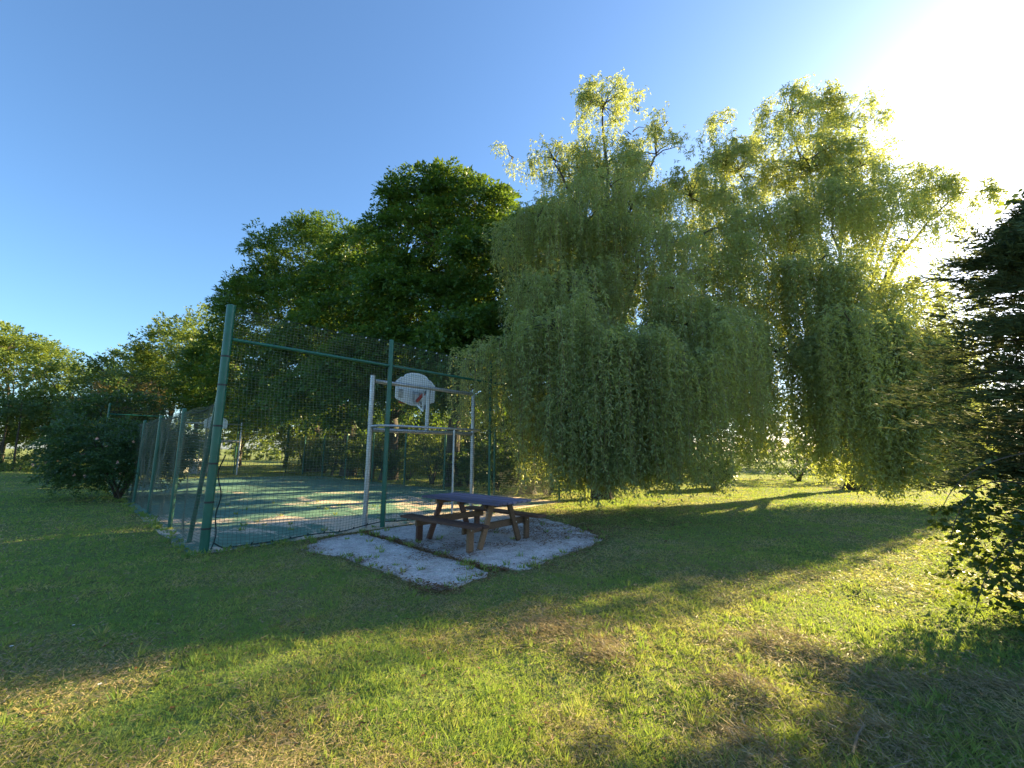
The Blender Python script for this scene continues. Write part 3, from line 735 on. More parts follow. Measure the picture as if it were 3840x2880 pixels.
tree('hornbeam_tree', 'tallest dark tree of the row with broad leaves and rounded twin top', 'tree', GD, crt(10.6, 12.4), 3.4, .40,
     [(-5.3, 21.6, 15.4, 1.7, 1.7, 2.0), (-3.3, 21.2, 15.8, 1.3, 1.5, 1.3), (-1.9, 21.2, 14.6, 1.8, 1.8, 1.7), (-4.2, 20.8, 12.4, 3.0, 2.4, 2.2), (-1.2, 20.4, 11.6, 2.2, 2.0, 2.0), (-5.6, 20.3, 9.4, 2.6, 2.2, 2.0), (-3.6, 19.0, 8.0, 2.6, 2.0, 1.8), (-5.6, 18.6, 6.0, 2.2, 1.8, 1.4), (-2.0, 17.6, 5.8, 2.2, 1.7, 1.4), (-7.4, 19.6, 4.9, 1.6, 1.5, 1.0), (-1.4, 18.6, 4.7, 2.2, 1.5, 1.3), (-4.8, 19.8, 4.5, 2.1, 1.5, 1.2)],
     2900, 40, (.7, 1.6), .42, .22, .13, 'hornbeam', 13, droop=.45, up=.15, shell=.2)
tree('hornbeam_tree', 'dark tree hidden between the tallest one and the slim-peaked willow', 'tree', GD, crt(10.6, 7.0), 3.0, .34,
     [(-.6, 18.6, 9.6, 2.4, 2.0, 2.2), (.9, 17.6, 7.2, 2.2, 1.8, 1.8), (-1.4, 16.6, 6.0, 2.0, 1.7, 1.4), (1.6, 18.2, 11.2, 2.0, 1.8, 1.6), (.6, 17.2, 4.6, 1.8, 1.4, 1.2)],
     1200, 40, (.7, 1.4), .42, .21, .125, 'hornbeam', 14, droop=.5, up=.1)
tree('hornbeam_tree', 'last dark tree of the row standing just behind the slim-peaked willow', 'tree', GD, crt(10.4, 2.4), 2.8, .3,
     [(2.3, 17.6, 7.6, 2.4, 1.8, 2.0), (1.0, 16.2, 5.6, 1.7, 1.4, 1.3)],
     450, 36, (.7, 1.3), .42, .21, .125, 'hornbeam', 15, droop=.5, up=.1)

# ------------------------------------------------------------------ shrubs beyond the far side fence
def shrub(name, label, cat, group, x, y, rx, ry, h, n, per, lL, lW, mat, seed, z0=None, **kw):
    lobes = [(x, y, h * .55, rx, ry, h * .45)]
    q = random.Random(seed)
    for k in range(4):
        a = q.uniform(0, 6.28); lobes.append((x + cos(a) * rx * .6, y + sin(a) * ry * .6, h * q.uniform(.3, .75), rx * .55, ry * .55, h * .3))
    root = empty(name, (x, y, 0)); tag(root, label, cat, group)
    kw.setdefault('droop', .3); kw.setdefault('up', .4); kw.setdefault('shell', .2)
    V, F, tint, P, K = spray_crown(seed, lobes, n, per, (.25 * max(.6, h / 2), .6 * max(.6, h / 2)), .4, lL, lW, **kw)
    V[:, 2] = np.maximum(V[:, 2], .02)
    put_crown(root, V, F, tint, mat, 'foliage')
    st = MB()
    for k in range(6):
        a = q.uniform(0, 6.28); st.tube([(q.uniform(-.1, .1), q.uniform(-.1, .1), -.05), (cos(a) * rx * .25, sin(a) * ry * .25, h * .35), (cos(a) * rx * .6, sin(a) * ry * .6, h * .8)], [.02 + h * .008, .016 + h * .005, .006], 5)
    st.build('stems', M['bark'], root, True)
    return root
look = ['low pale bush with upright leafy shoots', 'rounded mid green bush', 'sunlit yellow-green bush', 'loose dark bush', 'small leafy bush with bare stems', 'wide light green bush', 'tall narrow bush']
place = ['nearest the willow curtain', 'behind the right goal post', 'behind the goal mouth', 'left of the centre trunk', 'between two dark trunks', 'under the middle of the tree row', 'by the second trunk', 'near the leftmost trunk', 'at the far corner of the court', 'half hidden behind the far goal']
for k in range(10):
    v_ = 1.5 + k * 2.35; q = random.Random(50 + k)
    x, y = crt(CW + 1.0 + q.uniform(-.2, .8), v_)
    h = q.uniform(1.5, 2.9)
    shrub('shrub', look[k % 7] + ' beyond the fence, ' + place[k], 'shrub', 'shrubs beyond the far side fence', x, y, q.uniform(1.1, 1.6), q.uniform(.8, 1.2), h, 190, 34, .14, .07, 'bright' if k % 3 == 0 else 'shrub', 60 + k)
bk = [(4.5, 27.5, 3.2), (-.5, 30, 3.8), (-6, 33, 4.2), (-12, 37, 4.5), (9.5, 29, 2.6), (-18, 41, 4.2)]
bl = ['big sunlit bush seen between the last trunks', 'big sunlit bush seen past the centre post of the goal', 'big light bush behind the middle trunks', 'big light bush behind the thick left trunk', 'big dark bush beyond the willows', 'big light bush left of the row of trunks']
for k, (x, y, h) in enumerate(bk):
    shrub('large_bush', bl[k], 'bush', 'large bushes behind the dark trees', x, y, 3.0, 2.0, h, 260, 34, .24, .12, 'bright' if k != 4 else 'shrub', 80 + k)

# dark shrubs on the lawn behind the right willow
for k, (x, y, rx, h, lb_) in enumerate([(15.6, 23.5, 2.6, 2.3, 'low dark juniper-like bush on the lawn seen under the long willow curtains'), (12.2, 25.5, 1.8, 2.2, 'small dark bush between the two willows far across the lawn'), (19.8, 22.6, 2.4, 2.2, 'spreading dark bush right of the willow curtain gap'), (8.7, 18.6, .9, 1.5, 'leafy little bush at the edge of the gap between the willows')]):
    shrub('dark_shrub', lb_, 'shrub', 'dark shrubs on the back lawn', x, y, rx, rx * .8, h, 220, 34, .14, .06, 'shrub', 90 + k)

# flowering shrub on the left of the fence
root = shrub('flowering_shrub', 'wide dark green shrub dotted with pink blooms left of the low net fence', 'shrub', None, -12.5, 13.8, 2.0, 1.5, 2.6, 1100, 42, .085, .05, 'shrub', 120, droop=.4, up=.2, shell=.34)
qf = random.Random(5)
for k in range(13):
    fx, fy, fz = -12.4 + qf.uniform(-1.5, 1.2), 12.6 + qf.uniform(-.3, .5), qf.uniform(.8, 1.9)
    mb = MB()
    for j in range(5):
        a = j * 1.257 + qf.random(); c1 = (fx + .05 * cos(a), fy - .03, fz + .05 * sin(a))
        mb.add([(fx, fy, fz), (fx + .035 * cos(a - .5), fy - .03, fz + .035 * sin(a - .5)), (fx + .052 * cos(a), fy - .04, fz + .052 * sin(a)), (fx + .035 * cos(a + .5), fy - .03, fz + .035 * sin(a + .5))], [(0, 1, 2, 3)])
    mb.build('flower', M['petal'], root, off=(-12.5, 13.8, 0))

# ------------------------------------------------------------------ trees and hedges far left
GL = 'trees beyond the left lawn'
def far_tree(label, x, y, h, r, mat, seed, n=420, per=30, leaf=.30, airy=False, base=.25, cat='tree', trunk_r=.2):
    q = random.Random(seed); lobes = [(x, y, h * .72, r * .7, r * .6, h * .25)]
    for k in range(7 if airy else 6):
        a = q.uniform(0, 6.28); zz = h * q.uniform(base + .12, .86); f = 1.0 - abs(zz / h - .5)
        lobes.append((x + cos(a) * r * .62 * f, y + sin(a) * r * .5 * f, zz, r * q.uniform(.32, .5), r * .4, h * q.uniform(.10, .17)))
    return tree('background_tree', label, cat, GL, (x, y), h * base, trunk_r, lobes, n, per, (.8, 1.7), .4, leaf, leaf * .55, mat, seed, twig_every=14, droop=.2, up=.3, shell=.22 if airy else .15, inner=.15)
far_tree('grey-green airy tree at the far left edge of the lawn', -44, 37, 11.8, 6.0, 'bright', 301, 650, 32, .28, True)
far_tree('spreading open-branched tree leaning over the dip in the far tree line', -38.2, 36, 9.8, 4.6, 'bright', 302, 420, 30, .26, True)
far_tree('pale tall tree rising highest among the far left trees', -29.5, 36.5, 14.2, 3.8, 'bright', 303, 520, 32, .28, True)
far_tree('mid green tree between the tall pale tree and the dark trees by the court', -25.0, 33.5, 11.8, 3.4, 'bright', 304, 480, 32, .26, True)
far_tree('rounded tree behind the flowering shrub with lower darker leaves', -34.5, 37.5, 11.2, 3.6, 'bright', 305, 420, 30, .28, True)
far_tree('russet tinged small tree just above the flowering shrub', -26.5, 29.0, 6.6, 2.8, 'russet', 306, 180, 30, .22, False)
far_tree('low dark green tree behind the flowering shrub', -24.0, 25.8, 5.2, 3.0, 'shrub', 307, 420, 32, .2, False, .12)
far_tree('bushy dark tree behind the side fence in front of the pale tree', -28.6, 31.0, 7.4, 3.4, 'shrub', 308, 420, 32, .22, False, .15)
far_tree('dark understory tree below the airy tree at the far left', -40.5, 34, 6.4, 4.2, 'shrub', 309, 420, 32, .24, False, .3)
far_tree('bright bush-like tree in full sun beyond the far left gap', -56, 54, 8.2, 7.0, 'bright', 310, 420, 30, .4, False, .15)
far_tree('light green tree standing behind the far goal', -24.5, 38.5, 8.8, 4.2, 'bright', 311, 420, 32, .28, True, .15)
far_tree('mid-sized light tree right behind the table-tennis table', -19.5, 37, 6.4, 3.6, 'bright', 312, 320, 32, .28, False, .12)
# slim young trees in front of the sunny gap at the far left
for k, (x, y) in enumerate([(-43.5, 31.5), (-41.2, 31.0), (-39.0, 30.8), (-37.2, 31.3), (-35.2, 30.4), (-33.6, 30.9)]):
    root = empty('young_tree', (x, y, 0))
    tag(root, ['slim stem nearest the left edge', 'second slim stem from the left edge', 'slim slanting stem in the middle of the gap', 'thin stem right of the slanting one', 'thin stem close to the dark bushes', 'last thin stem before the flowering shrub'][k] + ' before the sunny field', 'tree', 'slim young trees at the far left')
    q = random.Random(k); lx = q.uniform(-.5, .5)
    MB().tube([(0, 0, -.1), (lx * .4, 0, 1.6), (lx, .1, 3.6), (lx * 1.5, .1, 5)], [.07, .055, .04, .015], 6).build('trunk', M['bark'], root, True)
    V, F, tint, P, K = spray_crown(400 + k, [(x + lx, y, 4.3, 1.1, 1.0, 1.1)], 60, 28, (.5, 1.0), .4, .2, .1)
    put_crown(root, V, F, tint, 'shrub')
def hedge(name, label, x0, y0, x1, y1, wd, h, n, per, leaf, mat, seed, cat='hedge'):
    k = max(3, int(math.hypot(x1 - x0, y1 - y0) / (wd * 1.4))); q = random.Random(seed)
    lobes = [(x0 + (x1 - x0) * i / (k - 1), y0 + (y1 - y0) * i / (k - 1) + q.uniform(-.2, .2), h * .45, wd, wd * .8, h * q.uniform(.45, .62)) for i in range(k)]
    root = empty(name, ((x0 + x1) / 2, (y0 + y1) / 2, 0)); tag(root, label, cat)
    V, F, tint, P, K = spray_crown(seed, lobes, n, per, (.5, 1.1), .4, leaf, leaf * .5, droop=.2, up=.4, shell=.15)
    V[:, 2] = np.maximum(V[:, 2], .02)
    put_crown(root, V, F, tint, mat, 'foliage')
    st = MB()
    for i in range(k * 2):
        f = (i + .5) / (k * 2); st.tube([((x0 - x1) / 2 + (x1 - x0) * f, (y0 - y1) / 2 + (y1 - y0) * f, -.1), ((x0 - x1) / 2 + (x1 - x0) * f + .2, (y0 - y1) / 2 + (y1 - y0) * f, h * .7)], [.05, .02], 5)
    st.build('stems', M['bark'], root)
    return root
hedge('low_hedge', 'low dark hedge along the flower bed at the far left edge of the lawn', -48, 32.5, -23.5, 29.5, 1.2, 1.4, 700, 32, .16, 'shrub', 501)
hedge('flower_bed', 'low ground-covering bed of leafy plants edging the left lawn', -44, 29.8, -24, 27.2, .9, .55, 420, 30, .12, 'bright', 502, 'flower bed')
hedge('tall_hedge', 'tall mixed hedge closing the view far behind the court', -62, 64, 2, 52, 3.5, 6.5, 1300, 32, .5, 'bright', 503)
hedge('tall_hedge', 'tall dark hedge closing the lawn behind the willows', -2, 46, 46, 38, 3.0, 7.5, 1500, 32, .42, 'shrub', 504)
hedge('thicket', 'dark thicket of undergrowth in the shade behind the row of dark trunks', -15.5, 38.5, 6.0, 22.0, 2.0, 5.6, 2300, 32, .26, 'shrub', 506, 'thicket')
hedge('boundary_hedge', 'long green hedge in sun far to the right behind the long curtains', 30, 42, 66, 16, 3.0, 7.0, 900, 32, .4, 'bright', 505)

# ------------------------------------------------------------------ cypress and ivy at the right edge
cyp = empty('cypress_tree', (6.15, 4.25, 0)); tag(cyp, 'dark feathery cypress filling the right edge with layered sprays', 'conifer')
def cypress(root, cx, cy, H_, Rr, nb, seed):
    q = np.random.default_rng(seed); Vs = []; Fs = []; T = []; base = 0; br = MB()
    # branches
    Z = .25 + (H_ - .25) * q.random(nb) ** .85; prof = np.interp(Z / H_, [0, .22, .38, .55, .75, 1.0], [.35, .5, .85, 1.0, .78, .16]) * Rr * q.uniform(.55, 1.12, nb)
    Aa = q.uniform(0, 2 * pi, nb)
    nt_ = 25
    for i in range(nb):
        d = np.array([cos(Aa[i]), sin(Aa[i]), 0]); L_ = prof[i]
        rise = q.uniform(-.05, .22) + (.25 if Z[i] > H_ * .75 else 0)
        n_ = nt_; t_ = np.sort(q.uniform(.3, 1.0, n_))
        sd = np.array([-d[1], d[0], 0])
        bend = q.normal(0, .12)
        c_ = np.array([cx, cy, Z[i]]) + d * (t_ * L_)[:, None] + sd * (bend * t_ ** 2 * L_)[:, None]; c_[:, 2] += rise * t_ * L_ - .16 * t_ ** 3 * L_
        if i % 5 == 0:
            bp = [tuple(np.array([0, 0, Z[i]]) + d * t * L_ + sd * (bend * t ** 2 * L_) + np.array([0, 0, rise * t * L_ - .16 * t ** 3 * L_])) for t in (0.05, .3, .5, .7)]
            br.tube(bp, [.022, .016, .01, .004], 4, False)
        # each twig spray: fan of thin blades
        m_ = 13; sgn = np.where(q.random(n_) < .5, -1, 1)
        ax = norm(d + sd * (sgn * q.uniform(.2, .8, n_))[:, None] + q.normal(0, .22, (n_, 3)) + np.array([0, 0, .12]))
        Ls = q.uniform(.14, .3, n_) * (1.15 - .4 * t_)
        tt = q.random((n_, m_)); p = c_[:, None] + ax[:, None] * (tt * Ls[:, None])[..., None]; p[..., 2] += (.28 * tt ** 2 - .05) * Ls[:, None]
        s2 = norm(np.cross(ax, np.array([0, 0, 1.0])))
        sg = np.where(q.random((n_, m_)) < .5, -1, 1) * q.uniform(.15, .6, (n_, m_))
        D = ax[:, None] + s2[:, None] * sg[..., None] + q.normal(0, .13, p.shape)
        Nh = np.array([0, 0, .8]) + q.normal(0, .8, p.shape)
        V, F = leaf_tris(p.reshape(-1, 3), D.reshape(-1, 3), Nh.reshape(-1, 3), q.uniform(.05, .12, n_ * m_), q.uniform(.011, .020, n_ * m_))
        Vs.append(V); Fs.append(F + base); base += len(V)
        T.append(np.clip(q.normal(.42, .12) + q.normal(0, .15, n_ * m_) + .5 * (np.repeat(t_, m_) < .5) * (q.random(n_ * m_) < .4), 0, 1))
    put_crown(root, np.concatenate(Vs), np.concatenate(Fs), np.concatenate(T), 'cypress')
    br.build('branches', M['bark'], root, True)
    MB().tube([(0, 0, -.1), (.03, 0, 1.5), (0, .03, 3.5), (0, 0, H_ - .1)], [.13, .11, .07, .01], 10).build('trunk', M['bark'], root, True)
cypress(cyp, 6.15, 4.25, 4.3, 1.75, 800, 601)

ivy = empty('ivy_bush', (4.6, 3.6, 0)); tag(ivy, 'broad-leaved ivy and bramble shoots sprawling below the cypress', 'bush')
V, F, tint, P, K = spray_crown(611, [(4.75, 3.75, .75, .55, .6, .8), (5.1, 3.2, .5, .6, .6, .6), (4.4, 3.35, .28, .4, .4, .35), (4.75, 4.3, .6, .5, .5, .7)], 330, 16, (.15, .38), .45, .06, .05, droop=.4, up=.1, shell=.22, quads=True, flat=.9)
V[:, 2] = np.maximum(V[:, 2], .01); put_crown(ivy, V, F, tint, 'ivy', 'foliage')
sh = MB(); qs = np.random.default_rng(9); shl = []
for (a, b_, c_) in [((4.6, 3.7, .9), (4.3, 3.9, 1.0), (3.85, 3.75, .28)), ((4.7, 3.9, 1.3), (4.25, 4.0, 1.5), (4.0, 4.0, .85)), ((4.6, 3.5, .4), (4.2, 3.4, .6), (3.75, 3.3, .1)), ((4.7, 3.9, 1.6), (4.3, 4.1, 1.5), (4.12, 4.15, 1.1))]:
    Pp = bez(a, b_, c_, 10); sh.tube((Pp - np.array([4.6, 3.6, 0])).tolist(), list(np.linspace(.007, .003, 10)), 5)
    for k in range(15):
        t_ = qs.uniform(.15, 1); p = Pp[int(t_ * 9)] + qs.normal(0, .02, 3); shl.append(p)
sh.build('shoots', M['bark'], ivy)
shl = np.array(shl); V, F = leaf_quads(shl, qs.normal(0, 1, shl.shape) + np.array([-.4, 0, -.3]), np.array([0, -.4, 1]) + qs.normal(0, .5, shl.shape), qs.uniform(.05, .08, len(shl)), qs.uniform(.04, .06, len(shl)))
put_crown(ivy, V, F, qs.random(len(shl)), 'ivy', 'shoot_leaves')

# tree whose branch tip pokes in above the cypress
ov = empty('lime_tree', (9.6, 5.7, 0)); tag(ov, 'branch tip with rounded leaves poking in above the cypress at the right edge', 'tree')
V, F, tint, P, K = spray_crown(621, [(10.2, 5.6, 5.8, 1.3, 1.2, 1.1), (9.0, 4.9, 5.5, .8, .6, .5), (5.85, 4.25, 4.6, .2, .2, .3), (11.0, 6.2, 6.4, 1.5, 1.4, 1.2)], 170, 22, (.3, .7), .4, .075, .065, quads=True, flat=.8)
put_crown(ov, V, F, tint, 'bright')
wood_part(ov, (9.6, 5.7), 3.4, .12, [(10.2, 5.6, 5.8), (9.0, 4.9, 5.5), (5.85, 4.25, 4.65), (11.0, 6.2, 6.4)], [], seed=5)

# ------------------------------------------------------------------ grass
def lit_cam_pts(n, dmin, dmax, amin=-54, amax=54):
    d = dmin * (dmax / dmin) ** rng.random(n); a = np.radians(rng.uniform(amin, amax, n))
    d = d / np.cos(a) ** .5
    return d * np.sin(a), d * np.cos(a), d
def dryness(x, y):
    f = fbm(x * .55 + 3, y * .9, 77, 4); g = fbm(x * 2.6, y * 2.6, 88, 3)
    base = np.clip((f * .6 + g * .4 - .40) * 4.0, 0, 1)
    worn_edge = np.exp(-paved_dist(x, y) / .22) * .9
    hay = np.zeros_like(x)
    for mx, my, mr, mh in MOUNDS: hay += np.exp(-((x - mx) ** 2 + (y - my) ** 2) / (mr * mr))
    left = np.clip((-x - 1.5) / 3, 0, 1) * np.clip(y / 6, 0, 1)
    return np.clip(base * (1 - .55 * left) + worn_edge + hay * .5, 0, 1)
NB = 420000
x, y, d = lit_cam_pts(NB, 1.7, 34)
pdist = paved_dist(x, y); edge = np.minimum(poly_dist(x, y, SLAB_L), poly_dist(x, y, SLAB_R)); uu, vv_ = uv_of(x, y)
keep = (pdist > .015 + .05 * rng.random(NB)) | ((uu < -.02) | (vv_ < -.02)) & (edge < .16 * np.clip(fbm(x * 4, y * 4, 64, 3) * 2.2 - .55, 0, 1)); x, y, d, pdist = x[keep], y[keep], d[keep], pdist[keep]
dry = dryness(x, y); bare = fbm(x * 3.3, y * 3.3, 140, 3)
keep = rng.random(len(x)) > np.clip((dry - .55) * 1.0, 0, .55) + (bare < .3) * .5; x, y, d, dry, pdist = x[keep], y[keep], d[keep], dry[keep], pdist[keep]
n = len(x); z = ground_z(x, y)
a = rng.uniform(0, 2 * pi, n); lean = np.abs(rng.normal(0, .9, n)) + .2 + dry * .6
rough = np.clip((x - .5) / 1.2, 0, 1) * np.clip((3.9 - y) / 1.2, 0, 1)
tall = .55 + 1.0 * fbm(x * 1.7, y * 1.7, 200, 3) + 1.5 * rough * (fbm(x * 5, y * 5, 210, 2) > .52) * rng.random(n) + (rng.random(n) < .02) * .8
Ln = rng.uniform(.022, .052, n) * tall * (1 + np.clip(d - 5, 0, 25) * .012) * np.where(pdist < .25, .7, 1)
D = np.stack([np.cos(a) * lean, np.sin(a) * lean, np.ones(n)], 1)
Wd = (.0035 + .0016 * rng.random(n)) * np.clip(d / 2.4, 1, 9)
P = np.stack([x, y, z - .004], 1)
V, F = leaf_tris(P, D, np.stack([np.cos(a + 1.57 + rng.normal(0, .6, n)), np.sin(a + 1.57), np.zeros(n)], 1), Ln, Wd)
tint = np.clip(dry * .66 + (fbm(x * 3.1, y * 3.1, 230, 3) - .5) * .7 + rng.normal(.20, .15, n) + (rng.random(n) < .06) * .4, 0, 1)
gr = link_mesh('grass', np_mesh('grass', V, F, tint), M['grass']); tag(gr, 'short mown grass with dry yellow patches covering the lawn', 'grass', kind='stuff')
# taller tufts: rough bank at the lower right, slab edges, fence feet and here and there in the lawn
tc_ = [np.stack([rng.uniform(.5, 4.0, 260), rng.uniform(1.7, 4.2, 260)], 1)]
for P_ in (SLAB_L, SLAB_R):
    q_ = np.array(P_); i_ = rng.integers(0, len(q_), 60); tc_.append(q_[i_] + rng.normal(0, .06, (60, 2)))
tf_ = rng.uniform(-.2, CL, 170); tc_.append(C0 + np.outer(tf_, Vv) - np.outer(rng.uniform(.05, .35, 170), U))
tf_ = rng.uniform(-.3, 1.6, 40); tc_.append(C0 + np.outer(tf_, U) - np.outer(rng.uniform(.05, .3, 40), Vv))
xx_, yy_, dd_ = lit_cam_pts(420, 1.8, 14); tc_.append(np.stack([xx_, yy_], 1))
tc_ = np.concatenate(tc_); sz_ = np.repeat(rng.uniform(.5, 1.25, len(tc_)), 16); tcr = np.repeat(tc_, 16, 0); n = len(tcr)
a = rng.uniform(0, 2 * pi, n); tcr = tcr + np.stack([np.cos(a), np.sin(a)], 1) * rng.uniform(0, .035, (n, 1))
ln_ = rng.uniform(.1, .8, n); lng = rng.uniform(.05, .11, n) * sz_; dd_ = np.hypot(tcr[:, 0], tcr[:, 1])
V, F = leaf_tris(np.column_stack([tcr, ground_z(tcr[:, 0], tcr[:, 1])]), np.stack([np.cos(a) * ln_, np.sin(a) * ln_, np.ones(n)], 1), np.stack([-np.sin(a), np.cos(a), np.full(n, .3)], 1), lng, .005 * np.clip(dd_ / 2.6, 1, 4))
tu = link_mesh('grass_tufts', np_mesh('grass_tufts', V, F, np.clip(np.repeat(rng.normal(.25, .2, len(tc_)), 16) + rng.normal(0, .1, n), 0, 1)), M['grass']); tag(tu, 'taller unmown grass tufts by the slab edges, fence feet and rough bank', 'grass', kind='stuff')
# dry clippings lying on top
NS = 170000
x, y, d = lit_cam_pts(NS, 1.7, 16)
dry = dryness(x, y); pdist = paved_dist(x, y)
keep = (rng.random(NS) < dry * .95 + .06 + .5 * np.clip((x - .6) / 2, 0, 1) * np.clip((4 - y) / 1.5, 0, 1)) & ((pdist > .0) | (rng.random(NS) < .03)); x, y, d = x[keep], y[keep], d[keep]; n = len(x)
z = ground_z(x, y) + rng.uniform(.006, .04, n)
a = rng.uniform(0, 2 * pi, n); D = np.stack([np.cos(a), np.sin(a), rng.normal(0, .22, n)], 1)
V, F = leaf_tris(np.stack([x, y, z], 1), D, np.array([0, 0, 1.0]) + rng.normal(0, .4, (n, 3)), rng.uniform(.03, .10, n), (.0028 + .002 * rng.random(n)) * np.clip(d / 2.4, 1, 5))
cl = link_mesh('dry_grass_clippings', np_mesh('clippings', V, F, rng.random(n)), M['straw']); tag(cl, 'straw coloured mown clippings strewn over the lawn', 'clippings', kind='stuff')
# litter of brown leaves: slab joint, under the willow, court edges
def litter(n_, fn):
    out_ = []
    while sum(map(len, out_)) < n_: out_.append(fn(4000))
    return np.concatenate(out_)[:n_]
JO = np.array([(-2.84, 8.53), (-2.58, 8.22), (-2.1, 7.81), (-1.67, 7.35), (-1.07, 6.75), (-.6, 6.28), (-.36, 6.06), (-.05, 5.95)])
def f_joint(k):
    s_ = rng.uniform(0, len(JO) - 1.001, k); i = s_.astype(int); f = (s_ - i)[:, None]; return JO[i] * (1 - f) + JO[i + 1] * f + rng.normal(0, .035, (k, 2))
def f_slab(k):
    p = np.stack([rng.uniform(-1.5, 2.4, k), rng.uniform(5.9, 11.2, k)], 1); q = fbm(p[:, 0] * 1.6, p[:, 1] * 1.6, 60, 4)
    e = paved_dist(p[:, 0], p[:, 1]); return p[(rng.random(k) < np.clip((q - .52) * 7, 0, 1) * (e < .5) + .02) ]
def f_will(k):
    p = np.stack([rng.normal(2.2, 1.6, k), rng.normal(9.6, .9, k)], 1); return p[(p[:, 1] > 8) & (rng.random(k) < fbm(p[:, 0], p[:, 1], 6))]
def f_court(k):
    u_ = rng.uniform(0, CW, k); v_ = rng.uniform(0, CL, k); q = fbm(u_ * .8, v_ * .8, 44, 4); e = np.minimum(CW - u_, 3) ; p = np.stack(crt(0, 0), 0) + np.outer(u_, U) + np.outer(v_, Vv)
    return p[rng.random(k) < np.clip((q - .55) * 5, 0, 1) * (.25 + .75 * (v_ > 14)) + .5 * np.exp(-e / .4) + .01]
def f_edge(k):
    P = np.array(SLAB_L + SLAB_R); m_ = len(SLAB_L); nxt = np.roll(np.arange(len(P)), -1); nxt[m_ - 1] = 0; nxt[-1] = m_
    i = rng.integers(0, len(P), k); f = rng.random((k, 1)); p = P[i] * (1 - f) + P[nxt[i]] * f + rng.normal(0, .10, (k, 2))
    return p[rng.random(k) < np.clip(fbm(p[:, 0] * 2.5, p[:, 1] * 2.5, 71, 3) * 3 - 1.0, 0, 1)]
lx_, ly_, ld_ = lit_cam_pts(1500, 1.8, 14)
pts = np.concatenate([np.stack([lx_, ly_], 1), litter(4200, f_edge), litter(2600, f_joint), litter(5200, f_slab), litter(7000, f_will), litter(9000, f_court)])
n = len(pts); pd_ = paved_dist(pts[:, 0], pts[:, 1]); z = np.where(pd_ < .01, .03, ground_z(pts[:, 0], pts[:, 1]) + .02) + rng.uniform(0, .015, n)
a = rng.uniform(0, 2 * pi, n)
V, F = leaf_tris(np.column_stack([pts, z]), np.stack([np.cos(a), np.sin(a), rng.normal(0, .15, n)], 1), np.array([0, 0, 1.0]) + rng.normal(0, .35, (n, 3)), rng.uniform(.03, .075, n), rng.uniform(.007, .02, n))
fl_ = link_mesh('fallen_leaves', np_mesh('fallen', V, F, rng.random(n)), M['litter']); tag(fl_, 'brown fallen leaves in the slab joint, under the willow and on the court', 'leaves', kind='stuff')

# loose heaps of raked stems on the mounds
hp = []
for mx, my, mr, mh in MOUNDS:
    k = int(1500 * mr / .4); hp.append(np.stack([rng.normal(mx, mr * .42, k), rng.normal(my, mr * .42, k)], 1))
hp = np.concatenate(hp); hp = hp[fbm(hp[:, 0] * 7, hp[:, 1] * 7, 301, 3) > .43]; n = len(hp)
z = ground_z(hp[:, 0], hp[:, 1]) + np.abs(rng.normal(.02, .02, n)); a = rng.normal(2.4, .9, n)
V, F = leaf_tris(np.column_stack([hp, z]), np.stack([np.cos(a), np.sin(a), rng.normal(.05, .35, n)], 1), rng.normal(0, 1, (n, 3)), rng.uniform(.04, .13, n), rng.uniform(.003, .0065, n))
hy = link_mesh('raked_hay', np_mesh('raked_hay', V, F, np.clip(rng.normal(.55, .3, n), 0, 1)), M['straw']); tag(hy, 'loose heaps of raked dry stems in the near lawn at the lower right', 'hay', kind='stuff')

# broad-leaved weeds near the camera
def weed(label, x, y, n_, L_, seed, group=None, wd=.35, elev=.5, name='weed_plant'):
    q = np.random.default_rng(seed); z = float(ground_z(np.array([x]), np.array([y]))[0])
    root = empty(name, (x, y, z)); tag(root, label, 'weed', group)
    mb = MB()
    for k in range(n_):
        a = k * 2.4 + q.normal(0, .3); d = np.array([cos(a), sin(a), elev * q.uniform(.7, 1.5)]); d /= np.linalg.norm(d); s = np.array([-sin(a), cos(a), 0.0]); l = L_ * q.uniform(.7, 1.2)
        P = []
        for t_, w_ in ((0, .06), (.3, .5), (.55, 1), (.8, .8), (1, .05)):
            c_ = d * t_ * l + np.array([0, 0, -.5 * t_ * t_ * l * .5]); P += [c_ - s * w_ * wd * l / 2, c_ + np.array([0, 0, -.03 * l * w_]), c_ + s * w_ * wd * l / 2]
        F_ = []
        for i in range(4):
            F_ += [(i * 3, i * 3 + 1, i * 3 + 4, i * 3 + 3), (i * 3 + 1, i * 3 + 2, i * 3 + 5, i * 3 + 4)]
        m2 = MB(); m2.add(P, F_); o = m2.build('leaf', M['ivy'], root, True)
        at_ = o.data.attributes.new('tint', 'FLOAT', 'FACE'); at_.data.foreach_set('value', [float(q.uniform(.6, 1))] * 8)
for k, (x, y, n_, L_, lb_) in enumerate([(1.52, 2.08, 5, .075, 'bright green clover-like weed at the bottom edge of the lawn'), (.52, 2.72, 6, .05, 'small sunlit weed tuft left of the raked clippings'), (.66, 2.62, 5, .04, 'tiny weed with rounded leaves beside the sunlit tuft'), (2.55, 2.62, 5, .06, 'weed in shade at the foot of the ivy'), (-.18, 6.0, 9, .07, 'green weed rooted in the joint at the front of the slabs'), (.3, 6.15, 4, .10, 'thin upright weed on the front edge of the right slab')]):
    weed(lb_, x, y, n_, L_, 700 + k, 'weeds in the near lawn and slab joint', .5 if k != 5 else .15, .5 if k != 5 else 2.5)
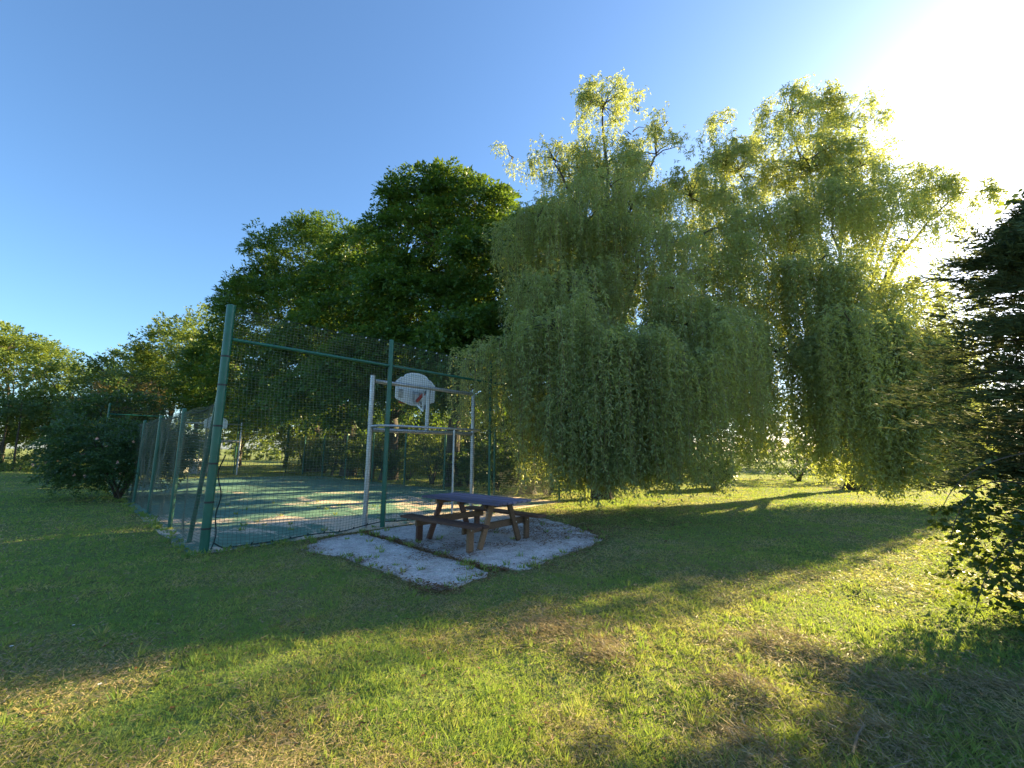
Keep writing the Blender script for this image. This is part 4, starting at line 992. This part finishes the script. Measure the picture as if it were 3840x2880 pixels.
# daisies
for k, (x, y, lb_) in enumerate([(-3.9, 4.05, 'white daisy alone in the shaded left lawn'), (-4.15, 3.62, 'daisy left of the daisy pair near the left edge'), (-3.95, 3.62, 'daisy at the right of the daisy pair near the left edge'), (-1.65, 6.35, 'daisy in the grass just left of the slab corner'), (-2.75, 3.1, 'pale daisy low in the left foreground')]):
    z = float(ground_z(np.array([x]), np.array([y]))[0]); root = empty('daisy', (x, y, z)); tag(root, lb_, 'daisy', 'daisies in the lawn')
    MB().tube([(0, 0, 0), (.004, 0, .05)], .0015, 5).build('stem', M['green_paint'], root)
    mb = MB()
    for j in range(12):
        a = j * pi / 6; mb.add([(.004, 0, .05), (.004 + .010 * cos(a - .2), .010 * sin(a - .2), .053), (.004 + .012 * cos(a), .012 * sin(a), .052), (.004 + .010 * cos(a + .2), .010 * sin(a + .2), .053)], [(0, 1, 2, 3)])
    mb.build('petals', M['white_petal'], root)
# sticks and stones
def gz(x, y): return float(ground_z(np.array([x]), np.array([y]))[0])
def stick(label, pts, r):
    x, y = pts[0][0], pts[0][1]; root_z = gz(x, y)
    o = MB().tube([(a - x, b_ - y, gz(a, b_) - root_z + h) for a, b_, h in pts], [r, r * .9, r * .8, r * .5][:len(pts)], 7).build('stick', M['twig'], None, True, loc=(x, y, root_z))
    tag(o, label, 'stick', 'sticks on the near lawn')
stick('pale bent stick lying on the raked clippings', [(1.75, 2.42, .05), (1.86, 2.52, .06), (1.93, 2.56, .08), (1.95, 2.62, .08)], .007)
stick('straight thin stick below the bent one', [(1.82, 2.3, .05), (1.93, 2.33, .05), (2.02, 2.38, .05)], .005)
stick('long thin forked twig in the sunlit clippings', [(1.95, 3.05, .05), (2.15, 2.98, .05), (2.38, 2.93, .04)], .004)
for k, (x, y, s_, lb_) in enumerate([(2.25, 2.3, .05, 'small grey stone in the shade of the cypress')]):
    q = np.random.default_rng(k); bm = bmesh.new(); bmesh.ops.create_icosphere(bm, subdivisions=2, radius=s_)
    for v in bm.verts: v.co = v.co * (1 + .15 * q.normal()); v.co.z *= .35
    me = bpy.data.meshes.new('stone'); bm.to_mesh(me); bm.free(); o = link_mesh('stone', me, M['stone'], None, (x, y, gz(x, y) + .012)); tag(o, lb_, 'stone')

tri = sum(len(o.data.loops) - 2 * len(o.data.polygons) for o in sc.objects if o.type == 'MESH')
print('TRIS', tri, 'willow leaves', n_a, n_b)
